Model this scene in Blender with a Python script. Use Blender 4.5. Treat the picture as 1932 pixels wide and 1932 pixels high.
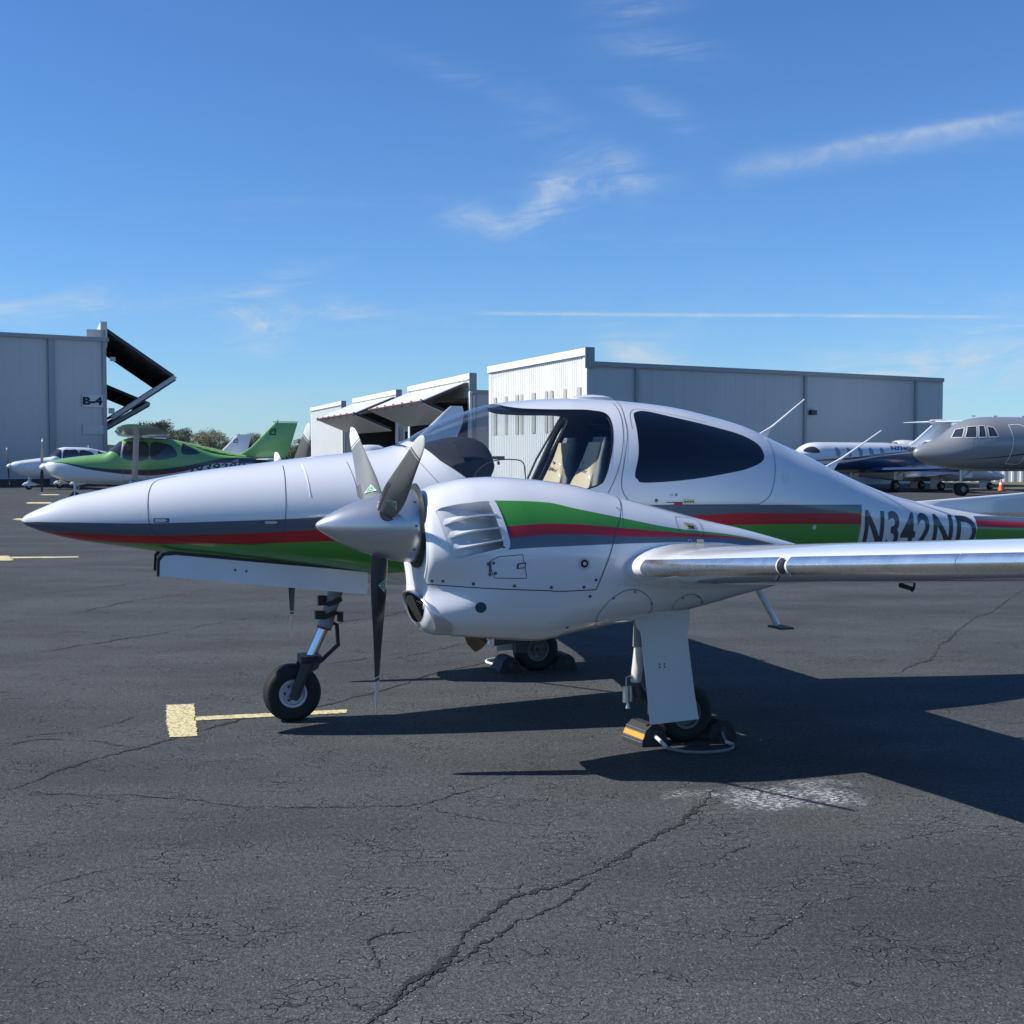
import bpy, bmesh, math, random
import numpy as np
from mathutils import Vector, Matrix
from mathutils.geometry import delaunay_2d_cdt
for _o in list(bpy.data.objects): bpy.data.objects.remove(_o)
R=math.radians; PI=math.pi
rng=random.Random(7)
scene=bpy.context.scene
COL=scene.collection
# ------------------------------------------------------------------ camera
FPX=2400.0/1932.0
cam_d=bpy.data.cameras.new('camera'); cam=bpy.data.objects.new('camera',cam_d); COL.objects.link(cam)
cam_d.sensor_width=36; cam_d.lens=36*FPX; cam_d.clip_start=.05; cam_d.clip_end=6000
cam.location=(0,0,1.65); cam.rotation_euler=(PI/2-math.atan((966-858)/2400.0),0,0)
scene.camera=cam
# ------------------------------------------------------------------ light
SUN_TO=Vector((-1.15,-.10,1.0)).normalized()          # towards the sun
SUN_EL=math.asin(SUN_TO.z); SUN_AZ=math.atan2(SUN_TO.x,SUN_TO.y)
sun_d=bpy.data.lights.new('sun','SUN'); sun=bpy.data.objects.new('sun',sun_d); COL.objects.link(sun)
sun_d.energy=4.8; sun_d.angle=R(.53); sun_d.color=(1.0,.96,.90)
sun.rotation_euler=(-SUN_TO).to_track_quat('-Z','Y').to_euler()
world=bpy.data.worlds.new('World'); scene.world=world; world.use_nodes=True
def build_world():
    nt=world.node_tree; N=nt.nodes; L=nt.links; N.clear()
    out=N.new('ShaderNodeOutputWorld'); bg=N.new('ShaderNodeBackground'); L.new(bg.outputs[0],out.inputs[0])
    sky=N.new('ShaderNodeTexSky'); sky.sky_type='NISHITA'; sky.sun_disc=False
    sky.sun_elevation=SUN_EL; sky.sun_rotation=SUN_AZ; sky.altitude=0; sky.air_density=1.0; sky.dust_density=.05; sky.ozone_density=3.5
    bg.inputs['Strength'].default_value=SKY_STRENGTH
    tc=N.new('ShaderNodeTexCoord'); sep=N.new('ShaderNodeSeparateXYZ'); L.new(tc.outputs['Generated'],sep.inputs[0])
    def m(op,a,b=None,c=None):
        n=N.new('ShaderNodeMath'); n.operation=op
        for i,v in enumerate((a,b,c)):
            if v is None: continue
            if isinstance(v,(int,float)): n.inputs[i].default_value=v
            else: L.new(v,n.inputs[i])
        return n.outputs[0]
    def sstep(x,e0,e1):
        n=N.new('ShaderNodeMapRange'); n.interpolation_type='SMOOTHSTEP'
        L.new(x,n.inputs[0]); n.inputs[1].default_value=e0; n.inputs[2].default_value=e1; return n.outputs[0]
    X,Y,Z=sep.outputs
    # flat cloud layer coordinates: direction projected on a plane overhead (real cirrus sheet)
    zz=m('MAXIMUM',Z,.02); px=m('DIVIDE',X,zz); py=m('DIVIDE',Y,zz)
    def noise(vx,vy,sc,det=6,ro=.6,dist=0.0,sx=1,sy=1,w=0):
        cb=N.new('ShaderNodeCombineXYZ'); L.new(m('MULTIPLY',vx,sx),cb.inputs[0]); L.new(m('MULTIPLY',vy,sy),cb.inputs[1]); cb.inputs[2].default_value=w
        n=N.new('ShaderNodeTexNoise'); n.inputs['Scale'].default_value=sc; n.inputs['Detail'].default_value=min(det,4); n.inputs['Roughness'].default_value=ro; n.inputs['Distortion'].default_value=dist
        L.new(cb.outputs[0],n.inputs['Vector']); return n.outputs['Fac']
    ax=m('DIVIDE',X,m('MAXIMUM',Y,.05)); ez=m('DIVIDE',Z,m('MAXIMUM',Y,.05)); front=sstep(Y,.3,.6)
    fib=noise(m('ADD',ax,m('MULTIPLY',ez,.6)),m('SUBTRACT',ez,m('MULTIPLY',ax,.12)),13,4,.70,.9,.75,3.4,3.1); fine=noise(ax,ez,34,3,.68,.6,1,1.6,1.3)
    dens=None
    def add(v):
        nonlocal dens
        dens=v if dens is None else m('ADD',dens,v)
    wn_=noise(ax,ez,11,2,.5,0,1,1,8.0); wcol=N.new('ShaderNodeSeparateColor'); L.new(wn_.node.outputs['Color'],wcol.inputs[0])
    wx=m('MULTIPLY',m('SUBTRACT',wcol.outputs[0],.5),.055); wz=m('MULTIPLY',m('SUBTRACT',wcol.outputs[1],.5),.040)
    axw=m('ADD',ax,wx); ezw=m('ADD',ez,wz)
    # (centre az, centre elev, half length, half width, tilt, strength, texture amount)
    cv=N.new('ShaderNodeCombineXYZ'); L.new(axw,cv.inputs[0]); L.new(ezw,cv.inputs[1])
    for cx,cz,la,lb,tl,st,tx in WISPS:
        mp=N.new('ShaderNodeMapping'); mp.vector_type='TEXTURE'; mp.inputs['Location'].default_value=(cx,cz,0); mp.inputs['Rotation'].default_value=(0,0,tl); mp.inputs['Scale'].default_value=(la,lb,1)
        L.new(cv.outputs[0],mp.inputs['Vector'])
        ln=N.new('ShaderNodeVectorMath'); ln.operation='DOT_PRODUCT'; L.new(mp.outputs[0],ln.inputs[0]); L.new(mp.outputs[0],ln.inputs[1])
        g=m('POWER',.36788,ln.outputs['Value'])
        dens=m('MULTIPLY',g,st) if dens is None else m('MULTIPLY_ADD',g,st,dens)
    dens=m('MULTIPLY',dens,m('MULTIPLY_ADD',sstep(fib,.36,.74),.85,.10))
    # contrails: straight thin lines on the same sheet
    for x0,z0,x1,z1,wd,st in TRAILS:
        ln=math.hypot(x1-x0,z1-z0); ca,sa=(x1-x0)/ln,(z1-z0)/ln
        dx=m('SUBTRACT',ax,x0); dz=m('SUBTRACT',m('ADD',ez,m('MULTIPLY',wz,.03)),z0)
        u=m('ADD',m('MULTIPLY',dx,ca),m('MULTIPLY',dz,sa)); v=m('SUBTRACT',m('MULTIPLY',dz,ca),m('MULTIPLY',dx,sa))
        g=m('MULTIPLY',m('EXPONENT',m('MULTIPLY',m('POWER',m('DIVIDE',m('ABSOLUTE',v),wd),2.0),-1.0)),m('MULTIPLY',sstep(u,0,ln*.12),sstep(u,ln*1.02,ln*.9)))
        add(m('MULTIPLY',m('MULTIPLY',g,m('ADD',.35,m('MULTIPLY',fine,1.1))),st))
    dens=m('MULTIPLY',dens,front)
    dens=m('MULTIPLY_ADD',m('POWER',.36788,m('DIVIDE',m('MAXIMUM',Z,0.0),.085)),HAZE,dens)      # thin haze towards the horizon, all round
    # thin cirrus all over the rest of the sky
    cir=sstep(noise(px,py,.55,4,.6,0.0,1,2.4,0.0),.56,.92)
    dens=m('ADD',dens,m('MULTIPLY',m('MULTIPLY',cir,.16),sstep(Z,.03,.2)))
    dens=m('MINIMUM',m('MULTIPLY',dens,m('ADD',.25,m('MULTIPLY',fine,1.1))),.7)
    mix=N.new('ShaderNodeMix'); mix.data_type='RGBA'
    hsv=N.new('ShaderNodeMix'); hsv.data_type='RGBA'; hsv.blend_type='MULTIPLY'; hsv.inputs[0].default_value=1.0; hsv.inputs[7].default_value=(*SKY_WB,1)
    L.new(sky.outputs[0],hsv.inputs[6])
    L.new(dens,mix.inputs[0]); L.new(hsv.outputs[2],mix.inputs[6]); mix.inputs[7].default_value=(CLOUD*.86,CLOUD*.98,CLOUD*1.10,1)
    L.new(mix.outputs[2],bg.inputs[0])
def azel(x,y):          # azimuth / elevation tangents of a sky direction seen from the apron
    P=math.atan((966-858)/2400.0); dx,dz=(x-966)/2400.0,-(y-966)/2400.0
    yy=math.cos(P)+dz*math.sin(P); zz=-math.sin(P)+dz*math.cos(P); return dx/yy,zz/yy
SKY_STRENGTH=.081; SKY_WB=(.56,.90,1.30); CLOUD=6.4; HAZE=.24
WISPS=[]
for x,y,la,lb,tl,st,tx in [
  (905,420,.030,.012,-.25,.55,.5),(1000,408,.035,.008,.15,.45,.5),(1040,378,.030,.010,.75,.55,.6),(1120,352,.045,.008,.05,.55,.5),(1185,325,.022,.012,-.9,.35,.6),(1100,285,.06,.02,-.5,.20,.7),
  (1240,205,.035,.010,-.5,.26,.6),(890,150,.05,.008,-.3,.24,.6),(1230,92,.04,.014,-.15,.28,.7),(1190,12,.035,.012,.1,.30,.7),
  (500,602,.030,.015,.4,1.1,.5),(610,596,.09,.010,-.04,.6,.5),(480,545,.05,.010,.25,.5,.6),(40,583,.06,.011,.1,.75,.4),(175,572,.03,.010,.1,.7,.5),
  (1215,665,.035,.015,-.3,.9,.5),(1250,630,.04,.012,.5,.28,.6),(1800,690,.16,.030,.25,.65,.5),(1650,720,.14,.02,.1,.28,.5),(1880,640,.08,.02,.3,.24,.6),(350,760,.25,.018,0,.22,.6),]:
    a,e=azel(x,y); WISPS.append((a,e,la,lb,tl,st,tx))
TRAILS=[]
for x0,y0,x1,y1,wd,st in [(860,591,1925,598,.0013,.55),(1330,333,2200,180,.0095,.27),(1500,290,2300,150,.0035,.26)]:
    a,e=azel(x0,y0); b,f=azel(x1,y1); TRAILS.append((a,e,b,f,wd,st))
build_world()
world.cycles.sampling_method='MANUAL'; world.cycles.sample_map_resolution=512
vs=scene.view_settings
scene.display_settings.display_device='sRGB'
vs.view_transform='Standard'; vs.look='None'; vs.gamma=1; vs.exposure=0.43; vs.use_curve_mapping=False
scene.render.engine='CYCLES'; scene.cycles.use_adaptive_sampling=True; scene.cycles.adaptive_threshold=.02; scene.cycles.max_bounces=8; scene.cycles.transparent_max_bounces=12; scene.cycles.sample_clamp_indirect=6
scene.render.resolution_x=scene.render.resolution_y=1024
# ------------------------------------------------------------------ materials
MATS={}
def mat(name,col,rough=.5,metal=0.0,coat=0.0,var=0.0,vscale=3.0,bump=0.0,bscale=40.0,spec=.5,emit=None):
    if name in MATS: return MATS[name]
    M=bpy.data.materials.new(name); M.use_nodes=True; nt=M.node_tree; N=nt.nodes; L=nt.links
    b=N['Principled BSDF']; b.inputs['Base Color'].default_value=(*col,1); b.inputs['Roughness'].default_value=rough; b.inputs['Metallic'].default_value=metal
    b.inputs['Coat Weight'].default_value=coat; b.inputs['Coat Roughness'].default_value=.04; b.inputs['Specular IOR Level'].default_value=spec
    if var or bump:
        tc=N.new('ShaderNodeTexCoord')
        if var:
            n=N.new('ShaderNodeTexNoise'); n.inputs['Scale'].default_value=vscale; n.inputs['Detail'].default_value=8; n.inputs['Roughness'].default_value=.62; L.new(tc.outputs['Object'],n.inputs['Vector'])
            mx=N.new('ShaderNodeMix'); mx.data_type='RGBA'; mx.inputs[6].default_value=(*[c*(1-var) for c in col],1); mx.inputs[7].default_value=(*[min(1,c*(1+var)) for c in col],1)
            L.new(n.outputs['Fac'],mx.inputs[0]); L.new(mx.outputs[2],b.inputs['Base Color'])
            mr=N.new('ShaderNodeMapRange'); mr.inputs[3].default_value=max(.02,rough-.06); mr.inputs[4].default_value=min(1,rough+.08); L.new(n.outputs['Fac'],mr.inputs[0]); L.new(mr.outputs[0],b.inputs['Roughness'])
        if bump:
            n2=N.new('ShaderNodeTexNoise'); n2.inputs['Scale'].default_value=bscale; n2.inputs['Detail'].default_value=6; L.new(tc.outputs['Object'],n2.inputs['Vector'])
            bp=N.new('ShaderNodeBump'); bp.inputs['Strength'].default_value=bump; bp.inputs['Distance'].default_value=.01; L.new(n2.outputs['Fac'],bp.inputs['Height']); L.new(bp.outputs[0],b.inputs['Normal'])
    if emit: b.inputs['Emission Color'].default_value=(*emit,1); b.inputs['Emission Strength'].default_value=1
    MATS[name]=M; return M
def glass(name,tint,rough=.01,refl=1.0):
    if name in MATS: return MATS[name]
    M=bpy.data.materials.new(name); M.use_nodes=True; nt=M.node_tree; N=nt.nodes; L=nt.links; N.clear()
    o=N.new('ShaderNodeOutputMaterial'); t=N.new('ShaderNodeBsdfTransparent'); t.inputs[0].default_value=(*tint,1)
    g=N.new('ShaderNodeBsdfGlossy'); g.inputs['Roughness'].default_value=rough
    ge=N.new('ShaderNodeNewGeometry'); dt=N.new('ShaderNodeVectorMath'); dt.operation='DOT_PRODUCT'; L.new(ge.outputs['Normal'],dt.inputs[0]); L.new(ge.outputs['Incoming'],dt.inputs[1])
    def mm(op,a,b,c=None):
        n=N.new('ShaderNodeMath'); n.operation=op
        for i,v in enumerate((a,b,c)):
            if v is None: continue
            if isinstance(v,(int,float)): n.inputs[i].default_value=v
            else: L.new(v,n.inputs[i])
        return n.outputs[0]
    k=N.new('ShaderNodeMath'); k.operation='MULTIPLY_ADD'      # Schlick reflectance of a two-sided sheet
    L.new(mm('POWER',mm('SUBTRACT',1.0,mm('MINIMUM',mm('ABSOLUTE',dt.outputs['Value'],0.0),1.0)),4.5),k.inputs[0]); k.inputs[1].default_value=.92*min(refl,1); k.inputs[2].default_value=.085*refl
    x=N.new('ShaderNodeMixShader'); L.new(k.outputs[0],x.inputs[0]); L.new(t.outputs[0],x.inputs[1]); L.new(g.outputs[0],x.inputs[2]); L.new(x.outputs[0],o.inputs[0])
    MATS[name]=M; return M
WHITE=mat('white_gloss_paint',(.69,.70,.71),.22,0,.9,.04,1.1)
GREEN=mat('green_paint',(.055,.27,.042),.28,0,.45,.04,3)
RED=mat('red_paint',(.40,.010,.020),.34,0,.25,.04,3)
SLATE=mat('slate_grey_paint',(.075,.105,.14),.28,0,.5,.04,3)
SILVER=mat('silver_paint',(.55,.56,.57),.30,.75,.25,.04,6)
CHROME=mat('polished_metal',(.88,.86,.82),.27,1.0,0,.06,14)
STEEL=mat('brushed_steel',(.55,.55,.54),.35,1.0,0,.1,20)
RUBBER=mat('tyre_rubber',(.013,.013,.014),.75,0,0,.3,25,.2,80)
BLACK=mat('black_plastic',(.012,.012,.013),.5,0,0,.2,20)
DARK=mat('dark_grey_metal',(.05,.052,.055),.5,.2,0,.2,12)
GREY=mat('grey_enamel',(.20,.21,.22),.45,0,.1,.15,12)
BLADE=mat('propeller_grey',(.165,.17,.162),.33,0,.25,.08,9)
BLADEBOOT=mat('propeller_boot',(.055,.055,.058),.5,0,0,.1,9)
TIPWHITE=mat('tip_white',(.78,.78,.76),.35,0,.3,.03,9)
LETTER=mat('lettering_dark',(.030,.038,.055),.3,0,.5)
SEAM=mat('panel_seam',(.06,.07,.09),.6)
SCREW=mat('screw_metal',(.14,.15,.17),.4,.8)
CANOPY=glass('canopy_glass',(.86,.89,.90),.01,1.0)
TINT=mat('tinted_window',(.003,.004,.007),.05,0,.3,0,1,0,1,.5)
CLEAR=glass('window_glass',(.55,.60,.62),.02,1.3)
# ------------------------------------------------------------------ mesh helpers
def obj(name,me,parent=None,loc=None,rot=None):
    o=bpy.data.objects.new(name,me); COL.objects.link(o)
    if parent is not None: o.parent=parent
    if loc is not None: o.location=loc
    if rot is not None: o.rotation_euler=rot
    return o
def thing(name,label,cat,loc=(0,0,0),rz=0.0,group=None,scale=1.0):
    o=obj(name,None,None,loc,(0,0,rz)); o['label']=label; o['category']=cat; o.scale=(scale,)*3
    if group: o['group']=group
    return o
class MB:
    def __init__(s): s.v=[]; s.f=[]; s.m=[]
    def add(s,vs,fs,mi=0):
        b=len(s.v); s.v+= [tuple(p) for p in vs]; s.f+= [tuple(i+b for i in f) for f in fs]; s.m+= [mi]*len(fs); return s
    def box(s,c,d,mtx=None,mi=0):
        x,y,z=d[0]/2,d[1]/2,d[2]/2
        vs=[Vector((i*x,j*y,k*z)) for i in(-1,1) for j in(-1,1) for k in(-1,1)]
        if mtx is not None: vs=[mtx@p for p in vs]
        vs=[p+Vector(c) for p in vs]
        return s.add(vs,[(0,1,3,2),(4,6,7,5),(0,4,5,1),(2,3,7,6),(0,2,6,4),(1,5,7,3)],mi)
    def tube(s,pts,rad,n=10,mi=0,cap=True):
        pts=[Vector(p) for p in pts]; rad=rad if isinstance(rad,(list,tuple)) else [rad]*len(pts)
        vs=[]; up=None
        for i,p in enumerate(pts):
            t=(pts[min(i+1,len(pts)-1)]-pts[max(i-1,0)]).normalized()
            if up is None: up=Vector((0,0,1)) if abs(t.z)<.9 else Vector((1,0,0))
            a=t.cross(up).normalized(); b=a.cross(t).normalized(); up=b
            vs+= [p+(a*math.cos(k*2*PI/n)+b*math.sin(k*2*PI/n))*rad[i] for k in range(n)]
        fs=[]
        for i in range(len(pts)-1):
            for k in range(n): fs.append((i*n+k,i*n+(k+1)%n,(i+1)*n+(k+1)%n,(i+1)*n+k))
        if cap: fs.append(tuple(range(n-1,-1,-1))); fs.append(tuple((len(pts)-1)*n+k for k in range(n)))
        return s.add(vs,fs,mi)
    def lathe(s,prof,origin=(0,0,0),axis='x',n=32,mi=0,mtx=None):
        """prof: (along, radius) list"""
        vs=[];fs=[]
        for a,r in prof:
            for k in range(n):
                c,q=math.cos(k*2*PI/n)*r,math.sin(k*2*PI/n)*r
                p={'x':(a,c,q),'y':(c,a,q),'z':(c,q,a)}[axis]; p=Vector(p)
                if mtx is not None: p=mtx@p
                vs.append(p+Vector(origin))
        for i in range(len(prof)-1):
            for k in range(n):
                f=(i*n+k,(i+1)*n+k,(i+1)*n+(k+1)%n,i*n+(k+1)%n)
                fs.append(f if axis!='y' else f[::-1])
        return s.add(vs,fs,mi)
    def prism(s,poly,h0,h1,mp,mi=0):
        """extrude 2-D polygon; mp(a,b,h)->xyz"""
        n=len(poly); vs=[mp(a,b,h0) for a,b in poly]+[mp(a,b,h1) for a,b in poly]
        fs=[tuple(range(n-1,-1,-1)),tuple(range(n,2*n))]+[(i,(i+1)%n,n+(i+1)%n,n+i) for i in range(n)]
        return s.add(vs,fs,mi)
    def loft(s,secs,closed=True,caps=True,mi=0):
        n=len(secs[0]); vs=[p for q in secs for p in q]; fs=[]
        for i in range(len(secs)-1):
            for k in range(n if closed else n-1): fs.append((i*n+k,i*n+(k+1)%n,(i+1)*n+(k+1)%n,(i+1)*n+k))
        if caps and closed: fs.append(tuple(range(n-1,-1,-1))); fs.append(tuple((len(secs)-1)*n+k for k in range(n)))
        return s.add(vs,fs,mi)
    def disc(s,c,nrm,r,n=12,mi=0,r2=0.0):
        nrm=Vector(nrm).normalized(); a=nrm.orthogonal().normalized(); b=nrm.cross(a)
        vs=[Vector(c)+(a*math.cos(k*2*PI/n)+b*math.sin(k*2*PI/n))*r for k in range(n)]
        if r2:
            vs+=[Vector(c)+(a*math.cos(k*2*PI/n)+b*math.sin(k*2*PI/n))*r2 for k in range(n)]
            return s.add(vs,[(k,(k+1)%n,n+(k+1)%n,n+k) for k in range(n)],mi)
        return s.add(vs,[tuple(range(n))],mi)
    def mesh(s,name,mats,smooth=True,angle=40,fix=True):
        me=bpy.data.meshes.new(name); me.from_pydata(s.v,[],s.f)
        for m_ in (mats if isinstance(mats,(list,tuple)) else [mats]): me.materials.append(m_)
        if len(set(s.m))>1 or (s.m and s.m[0]): me.polygons.foreach_set('material_index',s.m)
        if fix:
            bm=bmesh.new(); bm.from_mesh(me); bmesh.ops.recalc_face_normals(bm,faces=bm.faces); bm.to_mesh(me); bm.free()
        if smooth:
            me.polygons.foreach_set('use_smooth',[True]*len(me.polygons)); me.set_sharp_from_angle(angle=R(angle))
        me.update(); return me
    def build(s,name,mats,parent=None,smooth=True,angle=40,loc=None,rot=None,fix=True):
        return obj(name,s.mesh(name,mats,smooth,angle,fix),parent,loc,rot)
def pchip(pts):
    xs=[p[0] for p in pts]; ys=[p[1] for p in pts]; n=len(xs)
    h=[xs[i+1]-xs[i] for i in range(n-1)]; d=[(ys[i+1]-ys[i])/h[i] for i in range(n-1)]
    m=[0.0]*n; m[0]=d[0]; m[-1]=d[-1]
    for i in range(1,n-1):
        if d[i-1]*d[i]>0:
            w1=2*h[i]+h[i-1]; w2=h[i]+2*h[i-1]; m[i]=(w1+w2)/(w1/d[i-1]+w2/d[i])
    def f(x):
        if x<=xs[0]: return ys[0]
        if x>=xs[-1]: return ys[-1]
        lo,hi=0,n-1
        while hi-lo>1:
            k=(lo+hi)//2
            if xs[k]<=x: lo=k
            else: hi=k
        t=(x-xs[lo])/h[lo]; a=h[lo]
        return ((1+2*t)*(1-t)**2*ys[lo]+t*(1-t)**2*a*m[lo]+t*t*(3-2*t)*ys[hi]+t*t*(t-1)*a*m[hi])
    return f
def sgnpow(c,p): return math.copysign(abs(c)**p,c)
class Body:
    """superelliptic body along x: top, bottom, breadth line, half width"""
    def __init__(s,top,bot,mid,wid,yc=0.0,nu=2.1,nl=2.25,pinch=None):
        s.zt,s.zb,s.zc,s.w=pchip(top),pchip(bot),pchip(mid),pchip(wid); s.yc=yc; s.nu=nu; s.nl=nl; s.pinch=pinch
    def P(s,x,th,off=0.0):
        c,si=math.cos(th),math.sin(th); up=si>=0; n=s.nu if up else s.nl
        zc=s.zc(x); hz=(s.zt(x)-zc) if up else (zc-s.zb(x))
        z=zc+(hz+off)*sgnpow(si,2/n); y=(s.w(x)+off)*sgnpow(c,2/n)
        if s.pinch: y*=s.pinch(x,z)
        return (x,s.yc-y,z)
    def th(s,x,z):
        """angle on the near (-y) side for a height z"""
        zc=s.zc(x)
        if z>=zc: return math.asin(min(1,max(0,(z-zc)/max(1e-6,s.zt(x)-zc)))**(s.nu/2))
        return -math.asin(min(1,max(0,(zc-z)/max(1e-6,zc-s.zb(x))))**(s.nl/2))
    def N(s,x,th):
        e=1e-3; a=s.P(x-e,th); b=s.P(x+e,th); c=s.P(x,th-e); d=s.P(x,th+e)
        u=[b[i]-a[i] for i in range(3)]; v=[d[i]-c[i] for i in range(3)]
        n=[u[1]*v[2]-u[2]*v[1],u[2]*v[0]-u[0]*v[2],u[0]*v[1]-u[1]*v[0]]
        l=math.sqrt(sum(k*k for k in n)) or 1.0
        return (n[0]/l,n[1]/l,n[2]/l)
FUS=Body(
 top=[(-1.553,1.272),(-1.535,1.295),(-1.50,1.316),(-1.437,1.345),(-1.296,1.402),(-1.125,1.441),(-.884,1.493),(-.639,1.539),(-.107,1.609),(.137,1.64),(.44,1.672),(.62,1.698),(.724,1.737),(.887,1.829),(1.112,1.922),(1.291,1.976),(1.457,1.998),(1.674,2.016),(1.793,2.021),(2.042,2.018),(2.195,2.008),(2.507,1.98),(2.826,1.919),(3.079,1.855),(3.375,1.735),(3.567,1.661),(3.809,1.552),(4.117,1.429),(4.355,1.352),(4.537,1.311),(4.843,1.255),(5.221,1.199),(5.521,1.178),(6.3,1.16),(6.9,1.15),(7.0,1.12)],
 bot=[(-1.553,1.270),(-1.535,1.246),(-1.50,1.228),(-1.439,1.204),(-1.206,1.143),(-.968,1.104),(-.783,1.072),(-.479,1.038),(-.113,.990),(.238,.937),(.47,.895),(.64,.85),(.82,.80),(1.2,.76),(2.0,.75),(2.6,.77),(3.2,.82),(4.0,.89),(5.0,.955),(6.0,1.0),(6.9,1.04),(7.0,1.07)],
 mid=[(-1.553,1.271),(-1.2,1.268),(-.5,1.27),(.3,1.28),(1.0,1.30),(2.0,1.34),(3.0,1.32),(3.6,1.26),(4.4,1.16),(5.5,1.09),(7.0,1.095)],
 wid=[(-1.553,.001),(-1.535,.03),(-1.50,.055),(-1.437,.092),(-1.296,.15),(-1.125,.205),(-.884,.27),(-.6,.33),(-.1,.41),(.5,.49),(1.0,.56),(1.5,.6),(2.0,.61),(2.5,.575),(3.0,.49),(3.5,.375),(4.0,.275),(4.5,.20),(5.0,.16),(5.5,.135),(6.5,.09),(6.95,.06),(7.0,.02)])
def _npinch(x,z):
    k=max(0.0,1-(x-.38)/.40); k=k*k*(3-2*k)
    return 1-.30*k*math.exp(-((z-.985)/.10)**2)
NAC=Body(
 top=[(.40,1.425),(.415,1.450),(.434,1.464),(.468,1.481),(.544,1.506),(.658,1.529),(.813,1.536),(1.006,1.523),(1.206,1.499),(1.45,1.441),(1.615,1.40),(1.823,1.345),(2.039,1.29),(2.243,1.245),(2.591,1.153),(2.74,1.11)],
 bot=[(.40,.795),(.415,.765),(.434,.75),(.498,.731),(.642,.709),(.85,.688),(1.03,.674),(1.10,.682),(1.168,.699),(1.37,.729),(1.608,.758),(1.752,.778),(1.921,.803),(2.04,.825),(2.23,.865),(2.446,.905),(2.6,.95),(2.74,1.03)],
 mid=[(.40,1.12),(.8,1.10),(1.3,1.09),(1.8,1.08),(2.4,1.06),(2.74,1.07)],
 wid=[(.40,.265),(.415,.288),(.434,.302),(.5,.332),(.65,.365),(.9,.385),(1.2,.378),(1.5,.345),(1.8,.28),(2.1,.20),(2.4,.11),(2.65,.04),(2.74,.012)],
 yc=-1.55,nu=2.25,nl=2.5,pinch=_npinch)
# ------------------------------------------------------------------ surfaces with clean cut outlines
def catmull(pts,k=6,closed=False):
    out=[]; n=len(pts); rngi=range(n if closed else n-1)
    for i in rngi:
        g=lambda j: pts[j%n] if closed else pts[min(max(j,0),n-1)]
        a,b,c,d=g(i-1),g(i),g(i+1),g(i+2)
        for q in range(k):
            t=q/k; out.append(tuple(.5*((2*b[e])+(-a[e]+c[e])*t+(2*a[e]-5*b[e]+4*c[e]-d[e])*t*t+(-a[e]+3*b[e]-3*c[e]+d[e])*t**3) for e in range(len(b))))
    if not closed: out.append(tuple(pts[-1]))
    return out
def resamp(pts,step):
    out=[pts[0]]
    for a,b in zip(pts,pts[1:]):
        d=math.dist(a,b); n=max(1,int(d/step))
        for i in range(1,n+1): out.append(tuple(a[e]+(b[e]-a[e])*i/n for e in range(len(a))))
    return out
VS=.5
def side_loop(B,xz,mirror=False,step=.03):
    xz=resamp(list(xz)+[xz[0]],step)[:-1]
    uv=[(x,B.th(x,z)) for x,z in xz]
    return [(x,PI-t) for x,t in uv][::-1] if mirror else uv
def pip(poly,P):
    P=np.asarray(P); x,y=P[:,0],P[:,1]; ins=np.zeros(len(P),bool); n=len(poly); j=n-1
    for i in range(n):
        xi,yi=poly[i]; xj,yj=poly[j]
        if yi!=yj:
            c=((yi>y)!=(yj>y))&(x<(xj-xi)*(y-yi)/(yj-yi)+xi); ins^=c
        j=i
    return ins
def cdt(B,xs,ths,loops):
    """loops: (tag, [(x,th)...]).  returns uv verts, tris, tags"""
    pts=[];edges=[];lp=[]
    for tag,l in loops:
        b=len(pts); pts+= [(x,t*VS) for x,t in l]; edges+= [(b+i,b+(i+1)%len(l)) for i in range(len(l))]
        lp.append((tag,[(x,t*VS) for x,t in l]))
    L=np.array(pts) if pts else np.zeros((0,2))
    nx,nt=len(xs),len(ths)
    for i,x in enumerate(xs):
        for j,t in enumerate(ths):
            p=(x,t*VS); bd=i in(0,nx-1) or j in(0,nt-1)
            if len(L) and not bd:
                if np.min((L[:,0]-p[0])**2+(L[:,1]-p[1])**2)<.008**2: continue
            pts.append(p)
    r=delaunay_2d_cdt([Vector(p) for p in pts],edges,[],0,1e-5)
    V=np.array([(v.x,v.y) for v in r[0]]); T=[tuple(f) for f in r[2]]
    cen=np.array([V[list(f)].mean(axis=0) for f in T]); tags=np.zeros(len(T),int)
    for tag,l in lp: tags[pip(l,cen)]=tag
    return [(a,b/VS) for a,b in V],T,tags
def surf_obj(name,B,V,T,tags,pick,mats,parent,flip=1,off=0.0,mi=None):
    """mesh of the triangles whose tag is in pick (tag->material slot)"""
    use={}; vs=[]; ns=[]; fs=[]; ms=[]
    for f,t in zip(T,tags):
        if t not in pick: continue
        g=[]
        for i in f:
            if i not in use:
                x,th=V[i]; n=B.N(x,th); p=B.P(x,th); use[i]=len(vs)
                vs.append((p[0]+n[0]*off,(p[1]+n[1]*off)*flip,p[2]+n[2]*off)); ns.append((n[0],n[1]*flip,n[2]))
            g.append(use[i])
        a,b,c=(Vector(vs[i]) for i in g); nn=(b-a).cross(c-a)
        if nn.length<1e-10: continue
        if nn.dot(Vector(ns[g[0]]))<0: g=g[::-1]
        fs.append(g); ms.append(pick[t])
    me=bpy.data.meshes.new(name); me.from_pydata(vs,[],fs)
    for m_ in mats: me.materials.append(m_)
    me.polygons.foreach_set('material_index',ms); me.polygons.foreach_set('use_smooth',[True]*len(fs))
    me.normals_split_custom_set_from_vertices(ns); me.update()
    return obj(name,me,parent)
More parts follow.
